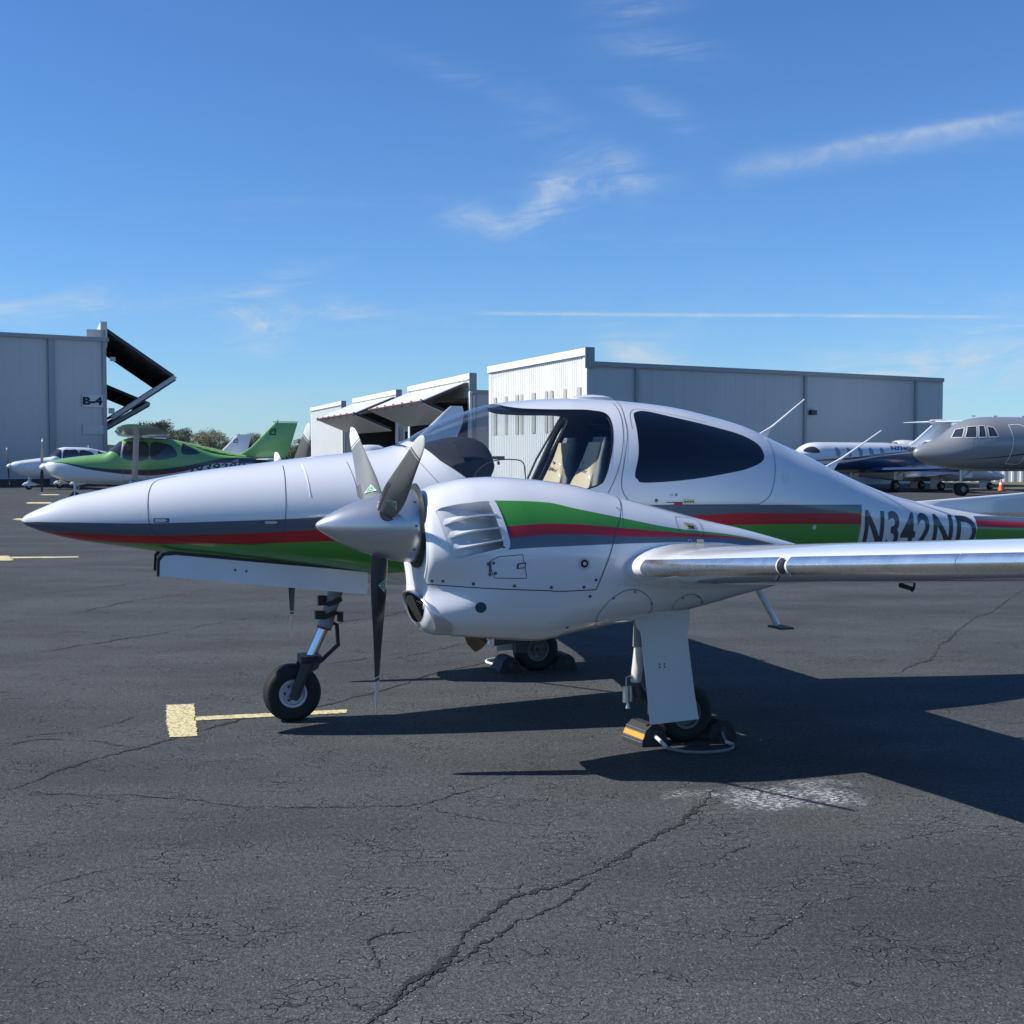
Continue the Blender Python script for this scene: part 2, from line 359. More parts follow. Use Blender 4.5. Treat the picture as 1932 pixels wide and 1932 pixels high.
def ribbon(mb,B,xz,w,off=.0015,flip=1,mi=0,step=.02,th=False):
    """thin strip lying on the surface along a side-view polyline"""
    uv=resamp(list(xz),step); uv=uv if th else [(x,B.th(x,z)) for x,z in uv]
    P=[]
    for x,t in uv:
        n=B.N(x,t); p=B.P(x,t); P.append((Vector((p[0],p[1],p[2]))+Vector(n)*off,Vector(n)))
    vs=[]
    for i,(p,n) in enumerate(P):
        t=(P[min(i+1,len(P)-1)][0]-P[max(i-1,0)][0]).normalized(); s=t.cross(n).normalized()
        for q in (p-s*w/2,p+s*w/2): vs.append((q.x,q.y*flip,q.z))
    mb.add(vs,[(2*i,2*i+1,2*i+3,2*i+2) for i in range(len(P)-1)],mi)
def spot(mb,B,x,z,r,off=.002,n=10,mi=0,r2=0.0,flip=1):
    t=B.th(x,z); p=Vector(B.P(x,t)); nn=Vector(B.N(x,t)); c=p+nn*off
    mb.disc((c.x,c.y*flip,c.z),(nn.x,nn.y*flip,nn.z),r,n,mi,r2)
def patch_on(mb,B,poly,off=.002,flip=1,mi=0):
    vs=[]
    for x,z in poly:
        t=B.th(x,z); p=Vector(B.P(x,t))+Vector(B.N(x,t))*off; vs.append((p.x,p.y*flip,p.z))
    mb.add(vs,[tuple(range(len(poly)))],mi)
_txt={}
def text2d(body,bold=.02,space=1.0):
    """triangulated glyph outline scaled to the unit box"""
    k=(body,bold,space)
    if k in _txt: return _txt[k]
    cu=bpy.data.curves.new('lettering','FONT'); cu.body=body; cu.offset=bold; cu.resolution_u=5; cu.space_character=space
    o=bpy.data.objects.new('lettering',cu); COL.objects.link(o)
    dg=bpy.context.evaluated_depsgraph_get(); me=bpy.data.meshes.new_from_object(o.evaluated_get(dg)); bpy.data.objects.remove(o); bpy.data.curves.remove(cu)
    bm=bmesh.new(); bm.from_mesh(me); bmesh.ops.triangulate(bm,faces=bm.faces)
    xs=[v.co.x for v in bm.verts]; ys=[v.co.y for v in bm.verts]; x0,x1,y0,y1=min(xs),max(xs),min(ys),max(ys)
    for v in bm.verts: v.co=((v.co.x-x0)/(x1-x0),(v.co.y-y0)/(y1-y0),0)
    asp=(x1-x0)/(y1-y0)
    for i in range(1,24): bmesh.ops.bisect_plane(bm,geom=bm.verts[:]+bm.edges[:]+bm.faces[:],plane_co=(i/24,0,0),plane_no=(1,0,0))
    for i in range(1,6): bmesh.ops.bisect_plane(bm,geom=bm.verts[:]+bm.edges[:]+bm.faces[:],plane_co=(0,i/6,0),plane_no=(0,1,0))
    bm.verts.index_update(); vs=[(v.co.x,v.co.y) for v in bm.verts]; fs=[tuple(v.index for v in f.verts) for f in bm.faces]; bm.free(); bpy.data.meshes.remove(me)
    _txt[k]=(vs,fs,asp); return _txt[k]
def add_text(mb,body,mp,bold=.02,mi=0,space=1.0):
    vs,fs,a=text2d(body,bold,space); mb.add([mp(x,y) for x,y in vs],fs,mi)
# ------------------------------------------------------------------ apron
def asphalt():
    M=bpy.data.materials.new('asphalt'); M.use_nodes=True; nt=M.node_tree; N=nt.nodes; L=nt.links; b=N['Principled BSDF']
    tc=N.new('ShaderNodeTexCoord'); O=tc.outputs['Object']
    def m(op,a,b_=None,c=None):
        n=N.new('ShaderNodeMath'); n.operation=op
        for i,v in enumerate((a,b_,c)):
            if v is None: continue
            if isinstance(v,(int,float)): n.inputs[i].default_value=v
            else: L.new(v,n.inputs[i])
        return n.outputs[0]
    def mapr(rot,sc,loc=(0,0,0)):
        n=N.new('ShaderNodeMapping'); n.inputs['Rotation'].default_value=(0,0,rot); n.inputs['Scale'].default_value=sc; n.inputs['Location'].default_value=loc; L.new(O,n.inputs[0]); return n.outputs[0]
    def noise(v,sc,d=4,r=.6):
        n=N.new('ShaderNodeTexNoise'); n.inputs['Scale'].default_value=sc; n.inputs['Detail'].default_value=d; n.inputs['Roughness'].default_value=r; L.new(v,n.inputs['Vector']); return n.outputs['Fac']
    def st(x,a,c,lo=0.0,hi=1.0):
        n=N.new('ShaderNodeMapRange'); n.interpolation_type='SMOOTHSTEP'; L.new(x,n.inputs[0]); n.inputs[1].default_value=a; n.inputs[2].default_value=c; n.inputs[3].default_value=lo; n.inputs[4].default_value=hi; return n.outputs[0]
    rot=R(24); str_=mapr(-rot,(.8,1.7,1)); broad=noise(str_,.55,4,.62); mid=noise(O,2.6,3,.6); grain=noise(O,115,2,.75); grain2=noise(O,38,2,.7)
    # aggregate stones showing through
    vo=N.new('ShaderNodeTexVoronoi'); vo.inputs['Scale'].default_value=95; L.new(O,vo.inputs['Vector'])
    sepc=N.new('ShaderNodeSeparateColor'); L.new(vo.outputs['Color'],sepc.inputs[0])
    rare=st(mid,.35,.75,.975,.90); stone=m('MULTIPLY',m('GREATER_THAN',sepc.outputs[0],rare),st(vo.outputs['Distance'],.42,.22))
    # hairline crazing, longer along the paving direction
    wv=N.new('ShaderNodeVectorMath'); wv.operation='ADD'; L.new(mapr(-R(12),(7.5,17,1)),wv.inputs[0])
    nz=N.new('ShaderNodeTexNoise'); nz.inputs['Scale'].default_value=7.0; nz.inputs['Detail'].default_value=2; L.new(O,nz.inputs['Vector'])
    sc=N.new('ShaderNodeVectorMath'); sc.operation='SCALE'; sc.inputs['Scale'].default_value=2.6; L.new(nz.outputs['Color'],sc.inputs[0]); L.new(sc.outputs[0],wv.inputs[1])
    ve=N.new('ShaderNodeTexVoronoi'); ve.feature='DISTANCE_TO_EDGE'; ve.inputs['Scale'].default_value=1.0; L.new(wv.outputs[0],ve.inputs['Vector'])
    craze=m('MULTIPLY',st(ve.outputs['Distance'],.05,.0),st(noise(O,2.6,3,.8),.45,.66))
    val=st(broad,.25,.75,.050,.084); val=m('MULTIPLY',val,st(grain,.28,.72,.40,1.62)); val=m('MULTIPLY',val,st(grain2,.28,.72,.72,1.28)); val=m('MULTIPLY',val,m('ADD',.8,m('MULTIPLY',mid,.4)))
    val=m('MULTIPLY',val,m('SUBTRACT',1.0,m('MULTIPLY',craze,.50)))
    # scuffed patch beside the wheel: ground-in pale dust
    mp=N.new('ShaderNodeMapping'); mp.vector_type='TEXTURE'; mp.inputs['Location'].default_value=(1.31,6.08,0); mp.inputs['Rotation'].default_value=(0,0,R(12)); mp.inputs['Scale'].default_value=(.50,.27,1); L.new(O,mp.inputs[0])
    ln=N.new('ShaderNodeVectorMath'); ln.operation='LENGTH'; L.new(mp.outputs[0],ln.inputs[0])
    pm=m('MULTIPLY',st(m('ADD',ln.outputs['Value'],m('MULTIPLY',m('SUBTRACT',noise(O,3.5,3,.65),.5),2.6)),1.10,.35),st(noise(mapr(-R(20),(30,75,1)),1.0,2,.8),.47,.62)); pm=m('MULTIPLY',pm,st(noise(O,6,2,.6),.30,.5))
    val=m('ADD',val,m('MULTIPLY',stone,.15)); val=m('ADD',val,m('MULTIPLY',pm,.48))
    cb=N.new('ShaderNodeCombineColor'); L.new(m('MULTIPLY',val,.94),cb.inputs[0]); L.new(m('MULTIPLY',val,1.0),cb.inputs[1]); L.new(m('MULTIPLY',val,1.02),cb.inputs[2]); L.new(cb.outputs[0],b.inputs['Base Color'])
    b.inputs['Roughness'].default_value=.88; b.inputs['Specular IOR Level'].default_value=.22
    h=m('ADD',m('MULTIPLY',grain,.5),m('MULTIPLY',grain2,.6)); h=m('SUBTRACT',h,m('MULTIPLY',craze,1.2))
    bp=N.new('ShaderNodeBump'); bp.inputs['Strength'].default_value=.9; bp.inputs['Distance'].default_value=.010; L.new(h,bp.inputs['Height']); L.new(bp.outputs[0],b.inputs['Normal'])
    return M
ASPH=asphalt()
gm=MB(); gm.add([(-2500,-400,0),(2500,-400,0),(2500,4000,0),(-2500,4000,0)],[(0,1,2,3)])
apron=gm.build('apron',ASPH,None,False); apron['kind']='structure'
CRACKS=dict(
 A=[(-2.525,6.204),(-2.458,6.234),(-2.397,6.463),(-2.316,6.744),(-2.123,7.05),(-1.944,7.384),(-1.815,7.631),(-1.625,7.958),(-1.454,8.124),(-1.24,8.297),(-1.099,8.552),(-.882,8.903),(-.548,9.604),(-.275,9.921),(-.153,10.153)],
 B=[(-2.458,6.234),(-2.342,6.135),(-2.048,6.106),(-1.705,6.078),(-1.423,5.965),(-1.234,5.902),(-1.008,5.893),(-.662,5.902),(-.416,5.947),(-.224,6.184),(.011,6.495)],
 C=[(-.416,5.947),(-.283,5.787),(-.062,5.66),(.198,5.578)],
 D=[(-.421,3.593),(-.36,3.752),(-.308,3.906),(-.231,4.008),(-.174,4.183),(-.158,4.349),(-.069,4.529),(.018,4.695),(.192,4.825),(.346,5.0),(.495,5.238),(.659,5.499),(.809,5.744),(.922,6.012),(1.004,6.204)],
 E=[(-.36,3.752),(-.231,4.008),(-.117,4.183),(-.011,4.399),(.083,4.476),(.226,4.695),(.34,4.904)],
 F=[(.018,4.695),(.039,4.873)],
 G=[(2.849,9.51),(3.137,9.921),(3.39,10.313),(3.922,11.361),(4.502,12.443),(5.26,13.752),(6.435,15.798)],
 H=[(-2.875,7.075),(-2.771,7.274),(-2.602,7.315),(-2.365,7.247),(-2.131,7.075)],
 I=[(-2.971,7.315),(-2.714,7.455),(-2.511,7.601),(-2.36,7.958),(-2.245,8.024)],
 J=[(-4.166,10.286),(-3.79,10.857),(-3.456,11.361),(-3.023,12.173),(-2.569,12.893)],
 K=[(-5.728,14.787),(-5.306,15.548),(-4.756,16.391)],L=[(-4.569,12.978),(-4.234,14.355),(-3.981,14.732),(-3.71,15.672)],
 M=[(-1.523,9.921),(-1.184,10.232),(-.91,10.535)],N=[(-1.007,10.179),(-.733,10.535),(-.399,11.072),(-.17,11.263)],O=[(-2.02,11.878),(-1.693,12.404),(-1.146,13.286),(-.621,13.997)],
 Q=[(.717,4.936),(.909,5.202),(1.031,5.384)],R=[(.761,4.138),(1.0,4.425),(1.165,4.638),(1.338,4.695)],S=[(1.5,5.273),(1.842,5.499),(2.289,5.619)],T=[(-1.895,4.638),(-1.742,4.873),(-1.52,5.099),(-1.388,5.168)],W=[(-.376,3.926),(-.477,4.229),(-.377,4.325),(-.158,4.349)])
CW=dict(A=.020,B=.010,C=.006,D=.021,E=.013,F=.010,G=.016,H=.010,I=.008,J=.018,K=.02,L=.02,M=.012,N=.012,O=.014,Q=.006,R=.006,S=.004,T=.004,W=.007)
CRK=mat('crack_void',(.016,.016,.016),.95,0,0,.5,60); CRUMB=mat('crack_gravel',(.21,.195,.165),.95,0,0,.35,40)
cr_rng=random.Random(3)
crumbs=MB()
for k,pts in CRACKS.items():
    p=resamp(catmull(pts,3),.013 if k not in 'JKLOG' else .05); w=CW[k]; n=len(p); vs=[]; off=0.0
    for i,(x,y) in enumerate(p):
        a=p[max(i-1,0)]; c=p[min(i+1,n-1)]; tx,ty=c[0]-a[0],c[1]-a[1]; l=math.hypot(tx,ty) or 1; nx,ny=-ty/l,tx/l
        off=off*.82+cr_rng.gauss(0,.0062 if k not in 'JKLOG' else .014); e=min(1,min(i,n-1-i)/12+.1); hw=1.55*w*e*cr_rng.uniform(.12,.80)*(.62+.38*math.sin(i*.17+len(pts))*math.sin(i*.041))
        x+=nx*off; y+=ny*off; vs+= [(x-nx*hw,y-ny*hw,.003),(x+nx*hw,y+ny*hw,.003)]
        if cr_rng.random()<(.42 if k in 'DBG' else .16):
            for _ in range(cr_rng.randint(2,7)):
                q=cr_rng.uniform(-1,1)*w*2.2; r=cr_rng.uniform(.0016,.0048)*1; cx,cy=x+nx*q+cr_rng.gauss(0,.01),y+ny*q
                crumbs.add([(cx+r*math.cos(t),cy+r*math.sin(t),.0035) for t in (0,2.1,4.2)]+[(cx,cy,.0035+r*.45)],[(0,1,3),(1,2,3),(2,0,3)])
    MB().add(vs,[(2*i,2*i+1,2*i+3,2*i+2) for i in range(n-1)]).build('crack',CRK,apron,False)
for _ in range(1500):     # loose grit
    y=3.3+cr_rng.random()**2*9; x=cr_rng.uniform(-.46,.46)*y; r=cr_rng.uniform(.0012,.0034)
    crumbs.add([(x+r*math.cos(t),y+r*math.sin(t),.001) for t in (0,2.1,4.2)]+[(x,y,.001+r)],[(0,1,3),(1,2,3),(2,0,3)])
cg=crumbs.build('loose_grit',CRUMB,None,False); cg['kind']='stuff'; cg['label']='pale loose grit and crumbled asphalt along the cracks'; cg['category']='grit'
def paintmat():
    M=bpy.data.materials.new('faded_yellow_paint'); M.use_nodes=True; nt=M.node_tree; N=nt.nodes; L=nt.links; b=N['Principled BSDF']; tc=N.new('ShaderNodeTexCoord')
    n=N.new('ShaderNodeTexNoise'); n.inputs['Scale'].default_value=55; n.inputs['Detail'].default_value=6; n.inputs['Roughness'].default_value=.75; L.new(tc.outputs['Object'],n.inputs[0])
    cr=N.new('ShaderNodeValToRGB'); e=cr.color_ramp.elements; e[0].position=.40; e[0].color=(.16,.14,.09,1); e[1].position=.50; e[1].color=(.66,.57,.29,1); x=e.new(.75); x.color=(.76,.70,.44,1)
    L.new(n.outputs['Fac'],cr.inputs[0]); L.new(cr.outputs[0],b.inputs['Base Color']); b.inputs['Roughness'].default_value=.8
    bp=N.new('ShaderNodeBump'); bp.inputs['Strength'].default_value=.4; bp.inputs['Distance'].default_value=.004; L.new(n.outputs['Fac'],bp.inputs['Height']); L.new(bp.outputs[0],b.inputs['Normal'])
    return M
PAINT=paintmat()
def marking(poly,j=.006):
    p=resamp(list(poly)+[poly[0]],.02 if j<.02 else .1)[:-1]; p=[(x+cr_rng.gauss(0,j),y+cr_rng.gauss(0,j),.0045) for x,y in p]
    MB().add(p,[tuple(range(len(p)))]).build('painted_marking',PAINT,apron,False)
marking([(-2.277,8.315),(-2.104,8.35),(-1.984,7.91),(-1.844,7.384),(-1.998,7.356),(-2.137,7.799)],.0035)
marking([(-2.00,7.935),(-1.067,8.167),(-1.053,8.057),(-1.97,7.82)],.003)
marking([(-8.9,20.7),(-8.181,20.701),(-7.796,19.766),(-8.6,19.766)],.03); marking([(-8.096,20.485),(-7.02,20.593),(-6.947,20.379),(-7.972,20.171)],.02)
for a in ([(-12.895,32.9),(-12.2,32.9),(-11.9,31.9),(-12.47,31.9)],[(-16.83,44.2),(-16.0,44.2),(-15.55,42.9),(-16.34,42.9)],[(-19.655,53.05),(-18.9,53.05),(-18.5,51.94),(-19.24,51.94)]): marking(a,.05)
gr=MB().add([(18,61.2,.006),(60,63,.006),(60,120,.006),(18,120,.006)],[(0,1,2,3)]).build('grass_strip',mat('dry_grass',(.13,.115,.06),.95,0,0,.4,3,.6,8),None,False); gr['kind']='structure'
# ------------------------------------------------------------------ the twin-engined aeroplane
PSI=R(18.5)
plane=thing('twin_engine_airplane','white twin-propeller airplane with green, red and grey stripes, registration N342ND on its side','airplane',(-1.368,7.846,0),PSI)
linsp=lambda a,b,n:[a+(b-a)*i/(n-1) for i in range(n)]
GT=pchip([(-1.55,1.266),(-1.281,1.262),(-.897,1.255),(-.586,1.261),(-.164,1.272),(.135,1.284),(1.0,1.315),(2.165,1.337),(2.633,1.329),(3.256,1.318),(3.905,1.305)])
GR=pchip([(-1.55,1.24),(-1.437,1.212),(-1.206,1.198),(-.897,1.183),(-.506,1.186),(-.164,1.198),(.07,1.209),(1.2,1.24),(2.454,1.263),(2.86,1.271),(3.257,1.261),(3.9,1.246)])
RG=pchip([(-1.55,1.22),(-1.35,1.175),(-1.206,1.154),(-.895,1.134),(-.661,1.129),(-.345,1.128),(-.16,1.131),(.212,1.141),(1.5,1.18),(2.751,1.195),(3.263,1.187),(3.907,1.169)])
GB=pchip([(-1.55,.5),(.30,.5),(.44,.90),(.7,.94),(1.2,.97),(2.5,1.0),(3.95,1.0)])
def band(f,g,x0,x1,n=70,slant=0.0):
    xs=linsp(x0,x1,n); a=[(x,f(x)) for x in xs]; b=[(x,g(x)) for x in xs]
    return a+b[::-1]
def fus_loop(xz,mirror): 
    l=[(x,max(FUS.th(x,z),-1.50)) for x,z in xz]
    return [(x,PI-t) for x,t in l][::-1] if mirror else l
WIN=catmull([(2.19,1.928),(2.275,1.933),(2.463,1.893),(2.676,1.849),(2.914,1.794),(3.022,1.75),(3.073,1.707),(3.081,1.646),(3.046,1.604),(2.945,1.568),(2.812,1.54),(2.441,1.492),(2.124,1.475),(2.07,1.495),(2.055,1.531),(2.097,1.653),(2.126,1.798),(2.15,1.90)],5,True)
CANS=catmull([(.64,1.703),(.688,1.700),(.767,1.669),(.893,1.58),(.993,1.503),(1.068,1.436),(1.15,1.405),(1.361,1.402),(1.632,1.416),(1.744,1.445),(1.808,1.467),(1.849,1.506),(1.905,1.643),(1.949,1.776),(1.967,1.879),(1.945,1.918),(1.88,1.93),(1.816,1.935),(1.606,1.935),(1.426,1.941),(1.33,1.957)],5)
can_near=[(x,FUS.th(x,z)) for x,z in CANS]
can_near=[p for p in can_near if p[1]<1.40]
top_c=[(1.295,1.44),(1.285,PI/2),(1.295,PI-1.44)]
CAN=resamp([(.655,PI/2),(.655,1.44)]+can_near+top_c+[(x,PI-t) for x,t in can_near[::-1]]+[(.655,PI-1.44)],.035)
def build_fuselage():
    xs=[-1.550,-1.545,-1.535,-1.52,-1.50,-1.47,-1.44,-1.40]+linsp(-1.34,4.4,96)+linsp(4.5,6.9,24)+[6.95,7.0]
    ths=linsp(-PI/2,3*PI/2,81)
    loops=[]
    for mir in (False,True):
        loops+=[(1,fus_loop(band(GT,GR,-1.545,3.905),mir)),(2,fus_loop(band(GR,RG,-1.5,3.9),mir)),(3,fus_loop(band(RG,GB,-1.42,3.9),mir))]
        T1=pchip([(4.97,1.202),(5.43,1.19),(7,1.19)]);T2=pchip([(4.97,1.174),(5.43,1.149),(6.9,1.13)]);T3=pchip([(4.97,1.121),(5.43,1.109),(6.9,1.095)]);T4=pchip([(4.97,1.02),(6.9,1.06)])
        for k,(f,g) in enumerate(((T1,T2),(T2,T3),(T3,T4))): loops.append((k+1,fus_loop(band(f,g,4.97,6.85,40),mir)))
        loops.append((4,side_loop(FUS,WIN,mir)))
    loops.append((5,CAN))
    V,T,tags=cdt(FUS,xs,ths,loops)
    fus=surf_obj('fuselage',FUS,V,T,tags,{0:0,1:1,2:2,3:3},[WHITE,SLATE,RED,GREEN],plane)
    surf_obj('canopy_glass',FUS,V,T,tags,{5:0},[CANOPY],plane)
    w=surf_obj('rear_cabin_window',FUS,V,T,tags,{4:0},[TINT],plane,off=-.001)
    # cabin lining
    keep=np.array([.66<np.mean([V[i][0] for i in f])<3.4 for f in T]); tg=np.where(keep&(tags!=4)&(tags!=5),7,9)
    surf_obj('cabin_lining',FUS,V,T,tg,{7:0},[mat('cabin_trim_charcoal',(.05,.052,.058),.8,0,0,.1,20)],plane,off=-.022)
    return fus
fus=build_fuselage()
# white canopy frame rib, seams, panel outlines
mb=MB()
for fl in (1,-1):
    for l,w in [([(2.07,1.984),(2.056,1.906),(2.032,1.814),(1.989,1.671),(1.936,1.54),(1.867,1.414)],.004),([(2.115,1.996),(2.075,1.888),(2.05,1.778),(1.992,1.61),(1.958,1.479),(1.971,1.408),(2.003,1.369)],.0045),
        ([(3.06,1.845),(3.12,1.806),(3.179,1.756),(3.181,1.679),(3.152,1.566),(3.121,1.474),(3.075,1.382),(2.991,1.332),(2.921,1.327),(2.3,1.3345)],.004),
        ([(2.097,1.815),(2.116,1.888),(2.147,1.927),(2.194,1.945),(2.274,1.943),(2.463,1.91),(2.7,1.862)],.003),
        ([(-.68,1.522),(-.75,1.511),(-.816,1.487),(-.848,1.435),(-.858,1.356),(-.854,1.275),(-.839,1.218),(-.78,1.175),(-.662,1.153),(-.345,1.128),(-.2,1.13),(-.141,1.148),(-.104,1.211),(-.09,1.286),(-.083,1.433),(-.075,1.531),(-.072,1.585)],.0045),
        ([(.305,1.607),(.315,1.544),(.327,1.469),(.33,1.40)],.003),([(.66,1.715),(.683,1.69),(.726,1.6),(.792,1.506),(.84,1.45)],.003)]:
        ribbon(mb,FUS,catmull(l,4),w,flip=fl)
mb.build('panel_seams',SEAM,fus,False,fix=False)
mb=MB()
for fl in (1,-1):
    ribbon(mb,FUS,catmull([(.70,1.722),(.735,1.690),(.792,1.625),(.864,1.54),(.93,1.480),(1.0,1.43)],5),.055,.006,fl)
mb.build('windscreen_frame',WHITE,fus,True)
mb=MB()   # raised strakes on the nose
for fl in (1,-1): ribbon(mb,FUS,[(.04,1.594),(.048,1.519),(.054,1.405)],.008,.003,fl)
mb.build('nose_door_edge',mat('worn_white_edge',(.86,.86,.84),.5),fus,True)
mb=MB()
for a,b in ((-.828,-.742),(-.215,-.124)):
    z=1.272 if a<-.5 else 1.255
    patch_on(mb,FUS,[(a,z-.012),(b,z-.012),(b,z+.012),(a,z+.012)],.0022,mi=0); patch_on(mb,FUS,[(a+.006,z-.008),(b-.025,z-.008),(b-.008,z),(b-.025,z+.008),(a+.006,z+.008)],.0034,mi=1)
mb.build('latch',[SEAM,SILVER],fus,False,fix=False)
# registration
mb=MB()
def reg_map(fl):
    def f(s,t):
        if fl<0: s=1-s
        x=3.93+1.03*s; z0=.985-.015*s; z1=1.271-.070*s; z=z0+(z1-z0)*t; th=FUS.th(x,z); p=Vector(FUS.P(x,th))+Vector(FUS.N(x,th))*.0025; return (p.x,p.y*fl,p.z)
    return f
for fl in (1,-1): add_text(mb,'N342ND',reg_map(fl),.022,space=1.06)
mb.build('registration_lettering',LETTER,fus,False,fix=False)
# small placards and marks
mb=MB(); YEL=mat('placard_cream',(.62,.55,.32),.5)
patch_on(mb,FUS,[(2.389,1.341),(2.476,1.338),(2.476,1.364),(2.389,1.367)],.0025,mi=0); patch_on(mb,FUS,[(2.322,1.334),(2.384,1.333),(2.384,1.346),(2.322,1.347)],.0025,mi=1); patch_on(mb,FUS,[(2.266,1.3485),(2.384,1.3465),(2.384,1.3505),(2.266,1.3525)],.003,mi=2)
for i in range(4): patch_on(mb,FUS,[(2.397+.019*i,1.347),(2.408+.019*i,1.346),(2.408+.019*i,1.357),(2.397+.019*i,1.358)],.0032,mi=2)
spot(mb,FUS,2.195,1.363,.012,mi=2,r2=.008); spot(mb,FUS,2.195,1.363,.005,mi=2); spot(mb,FUS,2.338,1.397,.009,mi=3); patch_on(mb,FUS,[(2.29,1.395),(2.32,1.394),(2.32,1.398),(2.29,1.399)],.0025,mi=3)
spot(mb,FUS,3.475,1.159,.017,mi=4,r2=.011); spot(mb,FUS,3.475,1.159,.008,mi=4); spot(mb,FUS,3.232,1.488,.030,.002,16,mi=5)
mb.build('placard',[YEL,RED,BLACK,GREY,TIPWHITE,mat('patched_white',(.66,.68,.72),.35,0,.4)],fus,False,fix=False)
# dorsal fin, fin and tailplane
def slab(name,secs,m,parent,n=14):
    """secs: (LE xyz, chord, thickness, span axis 'y' or 'z')"""
    S=[]
    for (lx,ly,lz),c,t,ax in secs:
        up=[];lo=[]
        for i in range(n+1):
            q=(1-math.cos(i/n*PI))/2; h=5*t*(.2969*math.sqrt(q)-.126*q-.3516*q*q+.2843*q**3-.1036*q**4)*c
            up.append((lx+q*c,ly+h,lz) if ax=='z' else (lx+q*c,ly,lz+h)); lo.append((lx+q*c,ly-h,lz) if ax=='z' else (lx+q*c,ly,lz-h))
        S.append(up+lo[::-1][1:-1])
    return MB().loft(S).build(name,m,parent,True,50)
slab('vertical_fin',[((5.95,0,1.12),1.25,.07,'z'),((6.2,0,1.50),1.15,.09,'z'),((6.85,0,2.25),.80,.09,'z')],WHITE,plane)
slab('dorsal_fin',[((4.30,0,1.22),2.3,.020,'z'),((4.55,0,1.309),2.0,.020,'z'),((5.52,0,1.366),1.0,.04,'z'),((6.05,0,1.44),.6,.05,'z')],WHITE,plane)
slab('tailplane',[((7.2,-1.45,2.27),.5,.09,'y'),((6.95,0,2.27),.72,.1,'y'),((7.2,1.45,2.27),.5,.09,'y')],WHITE,plane)
# antennas
for (bx,bz),(tx,tz) in (((3.265,1.775),(3.616,2.04)),((3.80,1.548),(4.252,1.824))):
    a=MB(); dx,dz=tx-bx,tz-bz
    a.tube([(bx+dx*q,0,bz+dz*q) for q in (0,.15,.3,.6,1)],[.014,.010,.0075,.006,.0045],8)
    a.prism([(bx-.06,bz+.015),(bx-.01,bz+.02),(bx+dx*.26,bz+dz*.26+.006),(bx+dx*.2,bz+dz*.2-.012),(bx+.045,bz-.02),(bx+.07,bz-.09)],-.009,.009,lambda a_,b_,h:(a_,h,b_))
    a.build('whip_antenna',TIPWHITE,plane,True,30)
MB().loft([[(2.0+.16*math.cos(t)*k,.05*math.sin(t)*k,2.012+h) for t in linsp(0,2*PI,17)[:-1]] for k,h in ((1,0),(.9,.02),(.55,.032),(.1,.036))]).build('roof_antenna',WHITE,plane)
MB().loft([[(.50+.10*math.cos(t)*k,.05*math.sin(t)*k,1.665+h) for t in linsp(0,2*PI,17)[:-1]] for k,h in ((1,0),(.92,.03),(.6,.045),(.1,.048))]).build('nose_air_scoop',WHITE,plane)
# vent window in the canopy
mb=MB(); vw=[(1.01,1.47),(1.018,1.497),(1.046,1.548),(1.116,1.599),(1.199,1.619),(1.296,1.618),(1.333,1.598),(1.338,1.54),(1.336,1.47)]
ribbon(mb,FUS,catmull(vw,5),.008,.003); patch_on(mb,FUS,[(1.141,1.620),(1.222,1.620),(1.224,1.640),(1.141,1.640)],.004); patch_on(mb,FUS,[(1.172,1.588),(1.190,1.588),(1.188,1.610),(1.174,1.610)],.004)
mb.build('vent_window_frame',DARK,plane,False,fix=False)
# canopy edge seal
mb=MB(); ribbon(mb,FUS,[p for p in CAN]+[CAN[0]],.010,.001,th=True); mb.build('canopy_seal',BLACK,plane,False,fix=False)
# cabin interior
pan=MB(); prof=catmull([(.70,1.34),(.72,1.64),(.86,1.725),(1.05,1.765),(1.18,1.75),(1.235,1.69),(1.20,1.56),(1.10,1.34)],4,True)
S=[]
for h in linsp(-.43,.43,15):
    k=(h/.43)**2; S.append([(a-.05*k if a>1 else a+.16*k,h,1.34+(b-1.34)*(1-.30*k)) for a,b in prof])
pan.loft(S).build('instrument_panel',mat('glareshield_black',(.018,.018,.020),.65,0,0,.2,30),plane,True,50)
MB().box((1.5,0,1.13),(1.3,.9,.06)).build('cabin_floor',DARK,plane,False)
bk=MB(); bk.loft([[FUS.P(3.3+i*.01,t) if 0 else (3.3+i*.01,FUS.P(3.3,t)[1]*.95,1.3+(FUS.P(3.3,t)[2]-1.3)*.95) for t in linsp(0,2*PI,25)[:-1]] for i in (0,1)]).build('rear_bulkhead',DARK,plane,False)
CREAM=mat('cream_leather',(.58,.47,.29),.55,0,.05,.08,15,.15,60); SEATG=mat('grey_seat_leather',(.17,.18,.18),.6,0,0,.1,15,.15,60)
